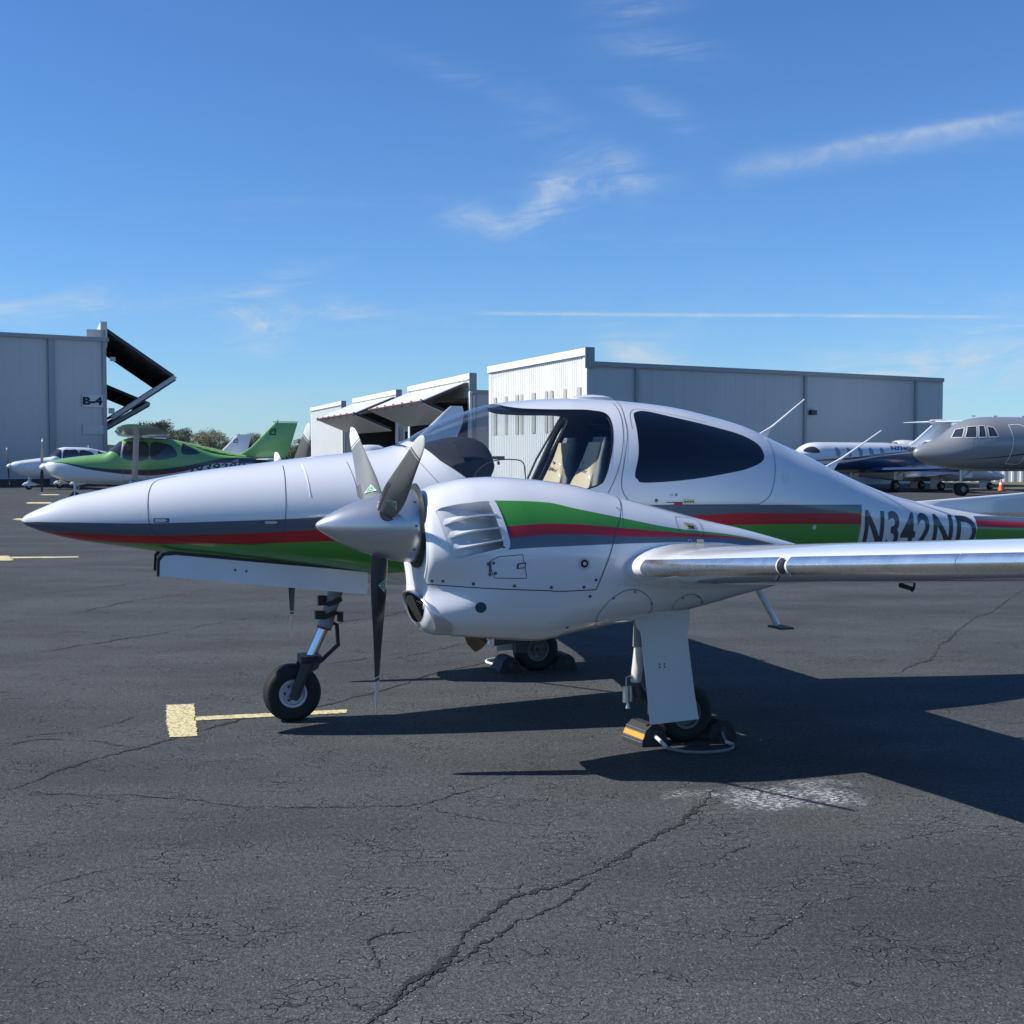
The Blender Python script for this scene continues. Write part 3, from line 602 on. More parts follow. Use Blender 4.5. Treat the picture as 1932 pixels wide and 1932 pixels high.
for sy in (-.27,.27):
    st=MB(); S=[]
    SX=.13
    for z,xo,w,t in ((1.18,1.66,.20,.10),(1.30,1.68,.21,.11),(1.45,1.72,.20,.11),(1.56,1.76,.15,.10),(1.63,1.785,.115,.095),(1.72,1.81,.11,.085),(1.765,1.82,.09,.06)):
        S.append([(SX+xo+t*.6*math.cos(a)*(1 if math.cos(a)>0 else .5),sy+w*sgnpow(math.sin(a),.6),z) for a in linsp(0,2*PI,25)[:-1]])
    o=st.loft(S).build('seat_back',SEATG,plane,True,60)
    fr=MB(); S=[]
    for z,xo,w in ((1.20,1.585,.17),(1.32,1.598,.175),(1.45,1.638,.165),(1.56,1.688,.115),(1.64,1.722,.085),(1.73,1.755,.08)):
        S.append([(SX+xo+.05*abs(a)**2-.010,sy+w*a,z) for a in linsp(-1,1,9)]+[(SX+xo+.05*abs(a)**2+.05,sy+w*a,z) for a in linsp(1,-1,9)])
    q=fr.loft(S).build('seat_facing',CREAM,o,True,50)
    pi_=MB().prism([(-.085,1.30),(.085,1.30),(.075,1.43),(.03,1.45),(-.03,1.45),(-.075,1.43)],0,.02,lambda a,b,h:(SX+1.60+(b-1.30)*.27-h-.012,sy+a,b)); pi_.build('lumbar_pad',mat('white_leather',(.62,.60,.54),.5),o,True,30)
    tx=MB(); add_text(tx,'Diamond',lambda s,t:(SX+1.668+.012*t,sy-.03-(s-.5)*.10,1.545+.026*t),.03); tx.disc((SX+1.688,sy-.03,1.60),(-1,0,.25),.011,10); tx.build('seat_lettering',DARK,o,False,fix=False)
    cu=MB(); cu.loft([[(1.30+.36*u,sy+.2*sgnpow(math.sin(a),.6),1.26+.06*sgnpow(math.cos(a),.7)-.03*u) for a in linsp(0,2*PI,21)[:-1]] for u in linsp(0,1,5)]).build('seat_cushion',CREAM,plane,True,60)
fr=MB(); fr.tube([(1.98,.40,1.93),(1.93,.50,1.80),(1.86,.545,1.62),(1.78,.555,1.45),(1.74,.555,1.36)],.022,8); fr.tube([(1.945,.42,1.92),(1.80,.53,1.62),(1.70,.545,1.40)],.008,6)
fr.build('roll_bar',BLACK,plane)
# ------------------------------------------------------------------ nacelles
GILL=catmull([(.452,1.378),(.54,1.404),(.617,1.414),(.690,1.421),(.722,1.413),(.740,1.362),(.763,1.265),(.772,1.210),(.752,1.186),(.624,1.158),(.517,1.135),(.495,1.18),(.475,1.25),(.46,1.32)],3,True)
NG=pchip([(.70,1.423),(.862,1.419),(1.013,1.41),(1.161,1.378),(1.414,1.327),(1.741,1.264),(2.128,1.217),(2.326,1.181),(2.475,1.144)])
N1=pchip([(.70,1.290),(.743,1.293),(.838,1.299),(.989,1.306),(1.142,1.3),(1.399,1.276),(1.733,1.243),(2.122,1.208),(2.475,1.1425)])
N2=pchip([(.70,1.226),(.752,1.231),(.832,1.24),(.982,1.251),(1.135,1.249),(1.391,1.234),(1.726,1.219),(2.117,1.197),(2.475,1.140)])
N3=pchip([(.70,1.172),(.761,1.179),(.829,1.185),(1.053,1.191),(1.386,1.195),(1.72,1.192),(2.008,1.179),(2.365,1.141),(2.475,1.1385)])
def xl(z): return .735+(1.421-z)*.19   # front edge of the painted bands, along the gill frame
def nband(f,g):
    xs=linsp(0,1,60); a=[];b=[]
    for u in xs:
        for l,fn in ((a,f),(b,g)):
            z0=fn(.76); x0=xl(z0); x=x0+(2.47-x0)*u; l.append((x,fn(x)))
    return a+b[::-1]
def nflare(x,th): pass
def build_nacelle(flip,dy):
    B=NAC; B.yc=-1.55 if flip==1 else -dy
    loops=[(t,[(x,B.th(x,z)) for x,z in nband(f,g)]) for t,f,g in ((1,NG,N1),(2,N1,N2),(3,N2,N3))]
    loops.append((4,[(x,B.th(x,z)) for x,z in GILL]))
    xs=[.40,.405,.415,.425,.434,.45]+linsp(.47,1.0,26)+linsp(1.015,1.25,14)+linsp(1.29,2.72,40)+[2.74]
    V,T,tags=cdt(B,xs,linsp(PI/2,PI/2+2*PI,89)if 0 else linsp(-PI,PI,97),loops)
    nac=surf_obj('engine_nacelle',B,V,T,tags,{0:0,1:3,2:2,3:1},[WHITE,SLATE,RED,GREEN],plane,flip)
    # front face: rolled lip into a dark annulus round the spinner, chin inlet
    f=MB(); KS=[(1.0,0.0),(.985,-.004),(.96,-.005),(.92,-.002),(.86,.004)]+[(.80-.07*i,.008) for i in range(11)]; cz=1.12; rings=[]
    for k,dx in KS: rings.append([(.40+dx,B.yc+(B.P(.40,t)[1]-B.yc)*k,cz+(B.P(.40,t)[2]-cz)*k) for t in linsp(-PI,PI,65)[:-1]])
    vs=[(x,y*flip,z) for r_ in rings for x,y,z in r_]; fs=[]
    for i in range(len(rings)-1):
        for j in range(64):
            q=[rings[i][j],rings[i][(j+1)%64],rings[i+1][(j+1)%64],rings[i+1][j]]; my=sum(p[1] for p in q)/4-B.yc; mz=sum(p[2] for p in q)/4
            if (my/.205)**2+((mz-.842)/.100)**2<1: continue
            fs.append((i*64+j,i*64+(j+1)%64,(i+1)*64+(j+1)%64,(i+1)*64+j))
    f.add(vs,fs); f.build('cowl_front',WHITE,nac,True,60)
    g=MB(); g.lathe([(.385,.05),(.385,.150),(.389,.196),(.3935,.214),(.401,.218)],(0,B.yc*flip,1.287),'x',48); g.build('spinner_gap',BLACK,nac)
    il=MB(); S=[]
    def ell(x,cy,cz,a,b,tl,n=40): return [(x-(a*sgnpow(math.cos(t),.8)*.06+tl*b*sgnpow(math.sin(t),.8)),(B.yc+cy-.01+a*sgnpow(math.cos(t),.8))*flip,cz+b*sgnpow(math.sin(t),.8)) for t in linsp(0,2*PI,n+1)[:-1]]
    for x,k in ((.49,1.03),(.45,1.02),(.425,1.0),(.414,.975),(.411,.945),(.415,.915),(.425,.89)): S.append(ell(x,0,.842,.235*k,.112*k,.42))
    il.loft(S,True,False).build('inlet_lip',SILVER,nac,True,60)
    MB().loft([ell(.425,0,.842,.235*.89,.112*.89,.42),ell(.47,0,.842,.20,.095,.42),ell(.60,0,.86,.17,.085,.2),ell(.602,0,.86,.02,.01,.2)],True,True).build('inlet_duct',mat('duct_shade_black',(.006,.006,.007),.9),nac,True)  # near-black colour puts the shade inside the inlet into the duct walls
    vn=MB(); vn.box((.425,(B.yc-.09)*flip,.905),(.05,.14,.006)); vn.box((.47,(B.yc-.10)*flip,.82),(.05,.006,.06)); vn.build('inlet_vane',STEEL,nac,False)
    # cooling gills
    pk=MB(); gp=[Vector((x,0,z)) for x,z in GILL]
    def surfp(x,z,d):
        t=B.th(x,z); p=Vector(B.P(x,t))-Vector(B.N(x,t))*d; return (p.x,p.y*flip,p.z)
    rows=[]
    def gl(u,t):      # gill quad: u front->aft, t bottom->top
        x0=.452+(1-t)*.065 ; z0=1.135+(1.378-1.135)*t; x1=.772-.05*t; z1=1.186+(1.419-1.186)*t
        return x0+(x1-x0)*u, z0+(z1-z0)*u+.028*math.sin(PI*u)*(t-.2)
    floor=[[surfp(*gl(u,t),.0006+.115*max(u,0)**1.15) for u in linsp(-.05,1.08,16)] for t in linsp(-.12,1.22,15)]
    pk.loft(floor,False,False).build('gill_recess',mat('gill_inner_white',(.62,.63,.64),.35,0,.5),nac,True,80)
    sk=MB(); gg=[surfp(x,z,.0005) for x,z in GILL]; gd=[surfp(x,z,.02+.11*max(0,min(1,(x-.46)/.30))) for x,z in GILL]; n_g=len(gg); sk.add(gg+gd,[(i,(i+1)%n_g,n_g+(i+1)%n_g,n_g+i) for i in range(n_g)]); sk.build('gill_edge',WHITE,nac,True,40)
    for t in (.72,.46,.21):
        fn=MB(); A_=[];B_=[];C_=[]
        for u in linsp(0,.985,14):
            x,z=gl(u,t); A_.append(surfp(x,z,-.002-.010*u)); B_.append(surfp(x,z-.008,-.001-.008*u)); C_.append(surfp(x+.01,z+.026,.004+.10*u**1.2))
        n=len(A_); fn.add(A_+B_+C_,[(i,i+1,n+i+1,n+i) for i in range(n-1)]+[(i,i+1,2*n+i+1,2*n+i) for i in range(n-1)])
        fn.build('gill_louvre',WHITE,nac,True,30)
    fm=MB(); ribbon(fm,B,[p for p in GILL[4*3:8*3]] ,.034,.004,flip); ribbon(fm,B,GILL[:13],.010,.003,flip); ribbon(fm,B,GILL[24:33],.012,.003,flip)
    fm.build('gill_frame',WHITE,nac,True,30)
    # seams, hatch, screws
    sm=MB()
    for l,w in (([(1.49,1.435),(1.483,1.429),(1.451,1.384),(1.414,1.322),(1.368,1.245),(1.325,1.14),(1.285,1.048),(1.259,.987),(1.249,.967)],.005),([(.41,1.006),(.54,.998),(.732,.988),(.973,.973),(1.054,.966),(1.249,.967)],.005),
        ([(.69,1.128),(.729,1.148),(.851,1.156),(.873,1.037),(.71,1.043),(.695,1.079),(.69,1.128)],.0035),
        ([(1.309,.76),(1.286,.823),(1.331,.899),(1.406,.948),(1.49,.955),(1.565,.916),(1.606,.867),(1.614,.816)],.003),([(1.76,.82),(1.756,.864),(1.798,.901),(1.862,.909),(1.934,.876),(1.958,.848)],.003),
        ([(1.779,1.24),(1.775,1.28),(1.785,1.312),(1.803,1.318),(1.90,1.308),(1.941,1.29),(1.945,1.26),(1.93,1.2)],.003)): ribbon(sm,B,catmull(l,4) if w!=.0035 else l,w,.002,flip)
    ribbon(sm,B,[(.683,1.125),(.69,1.052)],.008,.003,flip)
    sm.build('cowl_seams',SEAM,nac,False,fix=False)
    sc=MB()
    for x,z in [(.43,1.024),(.479,1.025),(.616,1.013),(.81,1.002),(.679,1.112),(.704,1.117),(.689,1.061),(.714,1.066),(1.004,.988),(1.181,.983),(1.248,1.017),(1.22,.934),(1.132,.768),(1.418,1.372),(1.334,1.209),(1.30,.79),(1.36,.915),(1.48,.945),(1.60,.875),(1.605,.82),(1.80,.89),(1.90,.895),(1.94,.86)]: spot(sc,B,x,z,.0085 if x<1.26 else .006,.003,8,flip=flip)
    sc.build('cowl_screws',SCREW,nac,False,fix=False)
    sp=MB(); spot(sp,B,.653,.894,.028,.002,20,0,flip=flip); spot(sp,B,1.182,1.102,.030,.003,24,1,.021,flip); spot(sp,B,1.182,1.102,.021,.001,20,2,flip=flip); spot(sp,B,1.182,1.102,.010,.004,8,1,flip=flip)
    patch_on(sp,B,[(.82,1.085),(.865,1.09),(.868,1.118),(.823,1.112)],.003,flip,2); patch_on(sp,B,[(.828,1.09),(.86,1.094),(.862,1.112),(.83,1.108)],.005,flip,1)
    patch_on(sp,B,[(1.82,1.262),(1.894,1.249),(1.898,1.28),(1.824,1.29)],.003,flip,3); patch_on(sp,B,[(1.842,1.262),(1.884,1.256),(1.885,1.265),(1.843,1.271)],.004,flip,2); patch_on(sp,B,[(1.828,1.279),(1.892,1.269),(1.893,1.274),(1.829,1.284)],.004,flip,4)
    spot(sp,B,1.829,1.191,.014,.003,12,1,.009,flip); patch_on(sp,B,[(1.876,1.172),(1.925,1.171),(1.925,1.199),(1.876,1.20)],.003,flip,3)
    sp.build('cowl_fitting',[mat('inspection_cap_slate',(.02,.055,.08),.35),SILVER,BLACK,YEL,GREY],nac,False,fix=False)
    tx=MB(); add_text(tx,'JET A-1',lambda s,t:surfp(1.842+.042*(s if flip==1 else 1-s),1.253+.010*t-.006*s,-.0055),.03); tx.build('fuel_lettering',LETTER,nac,False,fix=False)
    ex=MB(); ex.tube([(.70,(B.yc-.02)*flip,.74),(.715,(B.yc-.02)*flip,.69),(.745,(B.yc-.02)*flip,.655)],[.05,.048,.045],14); ex.build('exhaust_stub',mat('heat_tinted_steel',(.16,.11,.075),.5,.8,0,.3,30),nac)
    return nac
def build_prop(y,phi):
    pr=obj('propeller',None,plane)
    tilt=.05
    hub=Vector((.226,y,1.290)); AX=Vector((-1,0,.020)).normalized()     # forward axis
    M=Matrix((( -AX).to_tuple(),)) if 0 else None
    ex=-AX; ey=Vector((0,1,0)); ez=ex.cross(ey).normalized()
    sp=MB(); mt=Matrix((ex,ey,ez)).transposed()
    sp.lathe([(-.336,.001),(-.333,.012),(-.32,.024),(-.29,.044),(-.24,.073),(-.18,.102),(-.10,.134),(-.02,.160),(.05,.176),(.10,.184),(.165,.187),(.172,.183),(.174,.03)],hub,'x',56,mtx=mt)
    sp.build('spinner',SILVER,pr)
    sc=MB()
    for k in range(9):
        a=k*2*PI/9+.3; r=.1865; p=hub+ex*.135+(ey*math.cos(a)+ez*math.sin(a))*r; sc.disc(p+(ey*math.cos(a)+ez*math.sin(a))*.001,ey*math.cos(a)+ez*math.sin(a),.007,8)
    sc.build('spinner_screws',SCREW,pr,False,fix=False)
    ch=pchip([(.11,.085),(.17,.105),(.25,.122),(.36,.126),(.50,.113),(.65,.094),(.80,.076),(.87,.066),(.915,.050),(.955,.012)])
    tw=pchip([(.11,62),(.25,56),(.45,44),(.7,33),(.935,25)])
    tk=pchip([(.11,.055),(.2,.036),(.4,.019),(.7,.010),(.955,.004)])
    for k in range(3):
        a=phi+k*2*PI/3; er=(ey*math.sin(a)+ez*math.cos(a)); et=(ey*math.cos(a)-ez*math.sin(a))
        bq=R(40); AFT[k]=er.cross(et*math.cos(bq)*BSGN+ex*math.sin(bq)).dot(ex)>0
        bl=MB(); S=[]; rs=[.11,.14,.17,.2,.25,.3,.36,.42,.5,.58,.65,.72,.775,.782,.79,.797,.85,.89,.915,.935,.955]
        for r in rs:
            b=R(tw(r)); cd=et*math.cos(b)*BSGN+ex*math.sin(b); nd=er.cross(cd).normalized(); c=ch(r); t=tk(r); o=hub+er*r
            q=[]
            for i in range(20):
                ang=i*2*PI/20; q.append(o+cd*(math.cos(ang)*c/2-.01)+nd*(math.sin(ang)*t/2*(1+.3*math.cos(ang))))
            S.append([tuple(p) for p in q])
        bl.loft(S)
        n=20
        for i in range(len(rs)-1):
            rm=(rs[i]+rs[i+1])/2
            for j in range(n):
                m_=0; aft=(math.sin((j+.5)*2*PI/n)>0)==AFT[k]
                if aft: m_=3
                if rm>.797: m_=2
                elif .775<rm<.782 or .79<rm<.797: m_=2 if rm<.783 else 1
                elif rm<.44 and (6<=j<=12): m_=1
                bl.m[i*n+j]=m_
        bo=bl.build('propeller_blade',[BLADE,BLADEBOOT,TIPWHITE,mat('propeller_back_black',(.035,.035,.034),.38,0,.2,.1,9)],pr,True,50)
        em=MB(); r=.30; b=R(tw(r)); cd=et*math.cos(b)*BSGN+ex*math.sin(b); nd=er.cross(cd).normalized()
        for sg in (1,-1):
            o=hub+er*r+nd*sg*.0185
            for (u0,v0),(u1,v1),(u2,v2) in (((-.03,.0),(.012,.035),(.0,.004)),((.012,.035),(.03,-.03),(.0,.004)),((.03,-.03),(-.03,0),(.0,.004))):
                cxm=((u0+u1+u2)/3,(v0+v1+v2)/3); P=[(u+(cxm[0]-u)*.16,v+(cxm[1]-v)*.16) for u,v in ((u0,v0),(u1,v1),(u2,v2))]
                em.add([o+cd*u+er*v for u,v in P],[(0,1,2)],0)
            em.add([o-nd*sg*.0006+cd*u+er*v for u,v in ((-.034,0),(.013,.04),(.034,-.034))],[(0,1,2)],1)
        em.build('blade_emblem',[mat('emblem_green',(.03,.30,.14),.4),TIPWHITE],bo,False,fix=False)
        cf=MB(); cf.tube([hub+er*.09,hub+er*.165],[.05,.046],16); cf.build('blade_cuff',BLADEBOOT,pr)
BSGN=-1; AFT=[True]*3
build_nacelle(1,1.55); build_nacelle(-1,1.42)
NAC.yc=-1.55
build_prop(-1.55,3.089); build_prop(1.42,3.251)
# ------------------------------------------------------------------ wings
def foil(q,t,cm): 
    h=5*t*(.2969*math.sqrt(q)-.126*q-.3516*q*q+.2843*q**3-.1036*q**4); c=cm*(1-(2*q-.8)**2) if q<.4 else cm*(1-((q-.4)/.6)**2)
    return c+h,c-h
QS=[0,.002,.006,.012,.022,.04,.07,.12,.2,.3,.42,.55,.7,.85,1.0]
WS=[(.40,1.34,.905,1.62,.15),(1.2,1.40,.99,1.46,.15),(1.80,1.405,1.045,1.42,.175),(1.95,1.432,1.06,1.35,.165),(2.06,1.446,1.07,1.32,.155),(3.3,1.497,1.185,1.16,.15),(4.66,1.552,1.310,.98,.145),(5.75,1.60,1.411,.83,.135),(5.92,1.66,1.44,.76,.12)]
LEx=pchip([(w[0],w[1]) for w in WS]);LEz=pchip([(w[0],w[2]) for w in WS]);CHD=pchip([(w[0],w[3]) for w in WS]);THK=pchip([(w[0],w[4]) for w in WS])
def wsec(y,s,qs,off=0.0,lo_all=True):
    x0,z0,c,t=LEx(y),LEz(y),CHD(y),THK(y); up=[];lo=[]
    for q in qs:
        a,b=foil(q,t,.022); up.append((x0+q*c,s*y,z0+a*c-.035*q*c)); lo.append((x0+q*c,s*y,z0+b*c-.035*q*c))
    P=up[::-1]+lo[1:]
    if off:
        out=[]
        for i,p in enumerate(P):
            a=P[max(i-1,0)]; b=P[min(i+1,len(P)-1)]; tx,tz=b[0]-a[0],b[2]-a[2]; l=math.hypot(tx,tz) or 1
            out.append((p[0]-(-tz/l)*off*-1 if 0 else p[0]+(tz/l)*off,p[1],p[2]-(tx/l)*off))
        P=out
    return P
for s in (-1,1):
    wing=obj('wing',None,plane)
    S=[wsec(y,s,QS) for y in [.40,.8,1.2,1.6,1.8,1.88,1.95,2.0,2.06,2.4,2.8,3.3,3.8,4.2,4.66,5.2,5.75,5.85,5.92]]
    for y,x0,z0,c,t,ty in ((6.0,1.93,1.52,.58,.10,.3),(6.05,2.24,1.75,.52,.09,.6),(6.10,2.50,1.98,.38,.09,1),(6.11,2.65,2.12,.26,.09,1),(6.11,2.75,2.205,.14,.08,1)):
        up=[];lo=[]
        for q in QS:
            a,b=foil(q,t,0); up.append((x0+q*c,s*(y-a*c*ty),z0+a*c*(1-ty))); lo.append((x0+q*c,s*(y-b*c*ty),z0+b*c*(1-ty)))
        S.append(up[::-1]+lo[1:])
    MB().loft([p[:-1] for p in S] if 0 else S).build('wing_skin',WHITE,wing,True,45)
    for y0,y1 in ((2.03,3.27),(3.34,4.35),(4.353,5.72)):
        Q=[0,.001,.003,.006,.010,.015,.0205]
        mbp=MB(); mbp.loft([wsec(y,s,Q,.0035) for y in linsp(y0,y1,12)],False,False); pnl=mbp.build('leading_edge_panel',CHROME,wing,True,60)
    ln=MB()
    for y in (2.03,3.27,3.34): ln.loft([wsec(y,s,[0,.003,.01,.022],.0045),wsec(y+.006,s,[0,.003,.01,.022],.0045)],False,False)
    ln.build('leading_edge_joint',TIPWHITE,wing,True)
    cl=MB(); cl.loft([wsec(y,s,[0,.002,.006,.012],.009) for y in (3.29,3.325)],False,False)
    cl.tube([(LEx(3.3)-.005,s*3.3,LEz(3.3)-.028),(LEx(3.3)-.02,s*3.3,LEz(3.3)-.05)],.006,6); cl.build('stall_strip_clip',BLACK,wing,True)
# boarding step, probe below the wing, wires
for s in (-1,1):
    st=MB(); st.tube([(2.86,s*.52,.86),(2.913,s*.62,.78),(3.03,s*.66,.55)],[.022,.021,.018],10,0); st.box((3.05,s*.67,.537),(.10,.16,.012),None,1); st.build('boarding_step',[WHITE,DARK],plane,True,40)
pb=MB(); pb.tube([(1.95,-3.55,1.165),(1.965,-3.55,1.14),(1.96,-3.55,1.112),(1.95,-3.55,1.10)],.005,8); pb.tube([(1.895,-3.55,1.128),(1.95,-3.55,1.112)],[.010,.009],10); pb.box((1.935,-3.55,1.168),(.08,.02,.004)); pb.build('pitot_probe',BLACK,plane)
# ------------------------------------------------------------------ landing gear
def wheel(parent,c,r,w,hubr,rim=.5):
    t=MB(); t.lathe([(-w*.42,hubr),(-w*.5,r*.72),(-w*.47,r*.86),(-w*.36,r*.955),(-w*.30,r*.965),(-w*.29,r*.985),(-w*.13,r*.998),(-w*.12,r*.98),(-w*.08,r*.98),(-w*.07,r),(w*.07,r),(w*.08,r*.98),(w*.12,r*.98),(w*.13,r*.998),(w*.29,r*.985),(w*.30,r*.965),(w*.36,r*.955),(w*.47,r*.86),(w*.5,r*.72),(w*.42,hubr)],c,'y',48)
    wo=t.build('tyre',RUBBER,parent)
    h=MB(); h.lathe([(-w*.42,hubr+.003),(-w*.45,hubr),(-w*.43,hubr*.84),(-w*.30,hubr*.80),(-w*.28,hubr*.45),(-w*.40,hubr*.42),(-w*.41,hubr*.02),(w*.41,hubr*.02),(w*.40,hubr*.42),(w*.28,hubr*.45),(w*.30,hubr*.80),(w*.43,hubr*.84),(w*.45,hubr),(w*.42,hubr+.003)],c,'y',36)
    h.build('rim',mat('wheel_rim_%d'%int(rim*100),(rim,rim,rim*1.03),.45,.2,.1,.08,12),wo)
    k=MB()
    for sd in (-1,1):
        for i in range(6):
            a=i*PI/3; k.disc((c[0]+hubr*.62*math.cos(a),c[1]+sd*w*.292,c[2]+hubr*.62*math.sin(a)),(0,sd,0),.012,8)
        k.lathe([(sd*w*.40,.012),(sd*w*.60,.012),(sd*w*.60,.001)],c,'y',10)
    k.build('wheel_bolts',DARK,wo,False,fix=False)
ng=obj('nose_gear',None,plane)
wheel(ng,(0,0,.176),.178,.13,.085)
g=MB(); g.tube([(.30,0,.92),(.276,0,.79),(.262,0,.74)],[.048,.046,.046],18); g.tube([(.262,0,.74),(.222,0,.625)],.043,18); g.tube([(.222,0,.625),(.206,0,.577)],.047,18); g.build('oleo_cylinder',GREY,ng)
MB().tube([(.206,0,.577),(.202,0,.563)],.046,18).build('red_collar',mat('red_collar',(.25,.03,.03),.5),ng)
MB().tube([(.203,0,.567),(.112,0,.372)],.030,18).build('chrome_piston',CHROME,ng)
g=MB()
for s in (-1,1): g.prism([(.17,.38),(.15,.41),(.06,.40),(.045,.36),(-.03,.17),(-.022,.145),(.02,.140),(.04,.16),(.09,.30),(.15,.33)],s*.074,s*.090,lambda a,b,h:(a,h,b))
g.box((.11,0,.385),(.13,.18,.045)); g.build('wheel_fork',DARK,ng,True,30)
g=MB(); g.tube([(.255,.0,.60),(.285,0,.585),(.292,0,.46),(.18,0,.36),(.14,0,.365)],[.012,.013,.014,.013,.013],8); g.build('torque_link',BLACK,ng)
g=MB()
for (x,z) in ((.262,.735),(.231,.655)): g.lathe([(-.016,.05),(-.016,.058),(.016,.058),(.016,.05)],(x,0,z),'z',18,mtx=Matrix.Rotation(R(-20),3,'Y'))
g.box((.17,-.02,.655),(.05,.05,.05)); g.box((.195,.02,.74),(.05,.05,.06)); g.box((.30,-.03,.64),(.03,.05,.06)); g.build('hose_clamp',BLACK,ng,True,30)
MB().tube([(.15,-.07,.39),(.11,-.095,.35),(.02,-.10,.17)],.004,6).build('brake_hose',BLACK,ng)
for s in (-1,1):
    d=MB(); poly=[(-.795,.941),(.431,.795),(.441,.928),(.2,.958),(-.3,1.015),(-.70,1.062),(-.765,1.058),(-.79,1.03)]
    d.prism(poly,0,.009,lambda a,b,h:(a,s*(.185+(1.0-b)*.14+h),b)); dd=d.build('nose_gear_door',mat('door_white_satin',(.66,.67,.68),.35,0,.5,.05,3),plane,True,30)
    q=MB(); q.prism([(-.81,.94),(-.795,.94),(-.79,1.03),(-.765,1.058),(-.70,1.062),(.441,.928),(.441,.945),(-.70,1.082),(-.775,1.078),(-.805,1.04)],-.004,.004,lambda a,b,h:(a,s*(.185+(1.0-b)*.14+h),b)); q.build('door_gap_strip',BLACK,dd,False)  # black strip stands in for the dark gap along the door's top edge
    q=MB(); 
    for x,z in ((-.36,.965),(-.295,.956)): q.disc((x,s*(.185+(1-z)*.14+.0105),z),(0,s,0),.0085,10)
    q.build('door_screws',SCREW,dd,False,fix=False)
MB().box((-.17,0,1.0),(1.15,.22,.02),Matrix.Rotation(R(6.6),3,'Y')).build('wheel_bay',BLACK,plane,False)
for s in (-1,1):
    mg=obj('main_gear',None,plane); wx=2.055; Y=s*1.27
    wheel(mg,(wx,Y,.168),.172,.145,.088,.11)
    g=MB(); g.tube([(1.80,Y,.86),(1.775,Y+s*.02,.56)],[.042,.040],16); g.build('gear_leg',GREY,mg)
    MB().tube([(1.782,Y+s*.02,.59),(1.752,Y+s*.02,.36)],[.034,.031],16).build('shock_strut',mat('strut_ivory',(.62,.60,.53),.4,0,.2,.05,10),mg)
    g=MB(); g.tube([(1.752,Y+s*.02,.36),(1.77,Y+s*.03,.30),(1.86,Y,.25),(wx,Y,.168)],[.03,.04,.034,.026],12); g.box((1.92,Y-s*.055,.20),(.10,.04,.10)); g.disc((1.775,Y+s*.072,.30),(0,s,0),.012,10); g.build('trailing_arm',DARK,mg)
    g=MB(); g.tube([(1.69,Y+s*.03,.34),(1.69,Y+s*.03,.25)],[.020,.022],10); g.tube([(1.715,Y+s*.03,.34),(1.715,Y+s*.03,.255)],[.014,.016],10); g.tube([(1.74,Y+s*.02,.37),(1.715,Y+s*.03,.40),(1.69,Y+s*.03,.39),(1.69,Y+s*.03,.34)],.005,6); g.tube([(1.70,Y+s*.03,.25),(1.70,Y+s*.03,.215)],[.006,.014],8); g.build('brake_fitting',STEEL,mg)
    d=MB(); dy=lambda z:1.27+.115+(.80-z)*.03
    poly=[(1.716,.82),(1.700,.735),(1.708,.69),(1.735,.655),(1.742,.60),(1.79,.138),(2.088,.150),(2.062,.30),(2.028,.56),(2.020,.64),(2.037,.70),(2.04,.84)]
    d.prism(poly,0,.012,lambda a,b,h:(a,s*(dy(b)+h),b)); do=d.build('main_gear_door',MATS['door_white_satin'],mg,True,30)
    q=MB()
    for x,z in ((1.845,.475),(1.875,.475),(1.846,.458),(1.877,.458)): q.disc((x,s*(dy(z)+.0135),z),(0,s,0),.006,8)
    q.build('door_screws',SCREW,do,False,fix=False)
    if s>0: bt=MB(); bt.prism([(1.68,.225),(1.86,.24),(1.86,.50),(1.70,.50)],0,.02,lambda a,b,h:(a,1.12+h,b)); bt.build('inner_gear_door',DARK,mg,False)
# ------------------------------------------------------------------ wheel chocks
def to_plane(p):
    c,s=math.cos(PSI),math.sin(PSI); return (-1.368+p[0]*c-p[1]*s,7.846+p[0]*s+p[1]*c,p[2] if len(p)>2 else 0)
CHRUB=mat('chock_rubber',(.022,.022,.024),.7,0,0,.25,30,.2,60); ORANGE=mat('reflective_orange',(.80,.30,.03),.45,0,.2,.12,30); ROPE=mat('white_rope',(.62,.62,.58),.8,0,0,.1,60,.4,200); ROPEG=mat('grey_rope',(.20,.21,.21),.8,0,0,.1,60)
def chock(parent,c,ang,ln,band):
    ch=obj('chock',None,parent,(c[0],c[1],0),(0,0,ang))
    prof=[(-.085,.0),(-.085,.02),(-.055,.095),(-.025,.118),(.025,.118),(.055,.095),(.085,.02),(.085,0)]
    MB().prism(prof,-ln/2,ln/2,lambda a,b,h:(a,h,b)).build('chock_body',CHRUB,ch,True,25)
    rb=MB()
    for side in (-1,1):
        for i in range(6):
            t=(i+.5)/6; x=side*(.085-.030*t); z=.02+.075*t
            if band and side==-1 and i in(2,3): continue
            rb.box((x+side*.003,0,z),(.006,ln*.995,.0065),Matrix.Rotation(side*-.38,3,'Y'))
    rb.build('chock_ribs',mat('worn_rubber',(.085,.087,.09),.7,0,0,.2,30),ch,False)
    if band:
        MB().box((-.0725,0,.0575),(.006,ln*1.004,.030),Matrix.Rotation(.38,3,'Y')).build('reflective_band',ORANGE,ch,False)
    ev=MB()
    for sd in (-1,1): ev.lathe([(sd*ln/2,.014),(sd*(ln/2+.004),.02),(sd*(ln/2+.004),.001)],(0,0,.062),'y',14)
    ev.build('rope_hole',DARK,ch,True)
    return ch
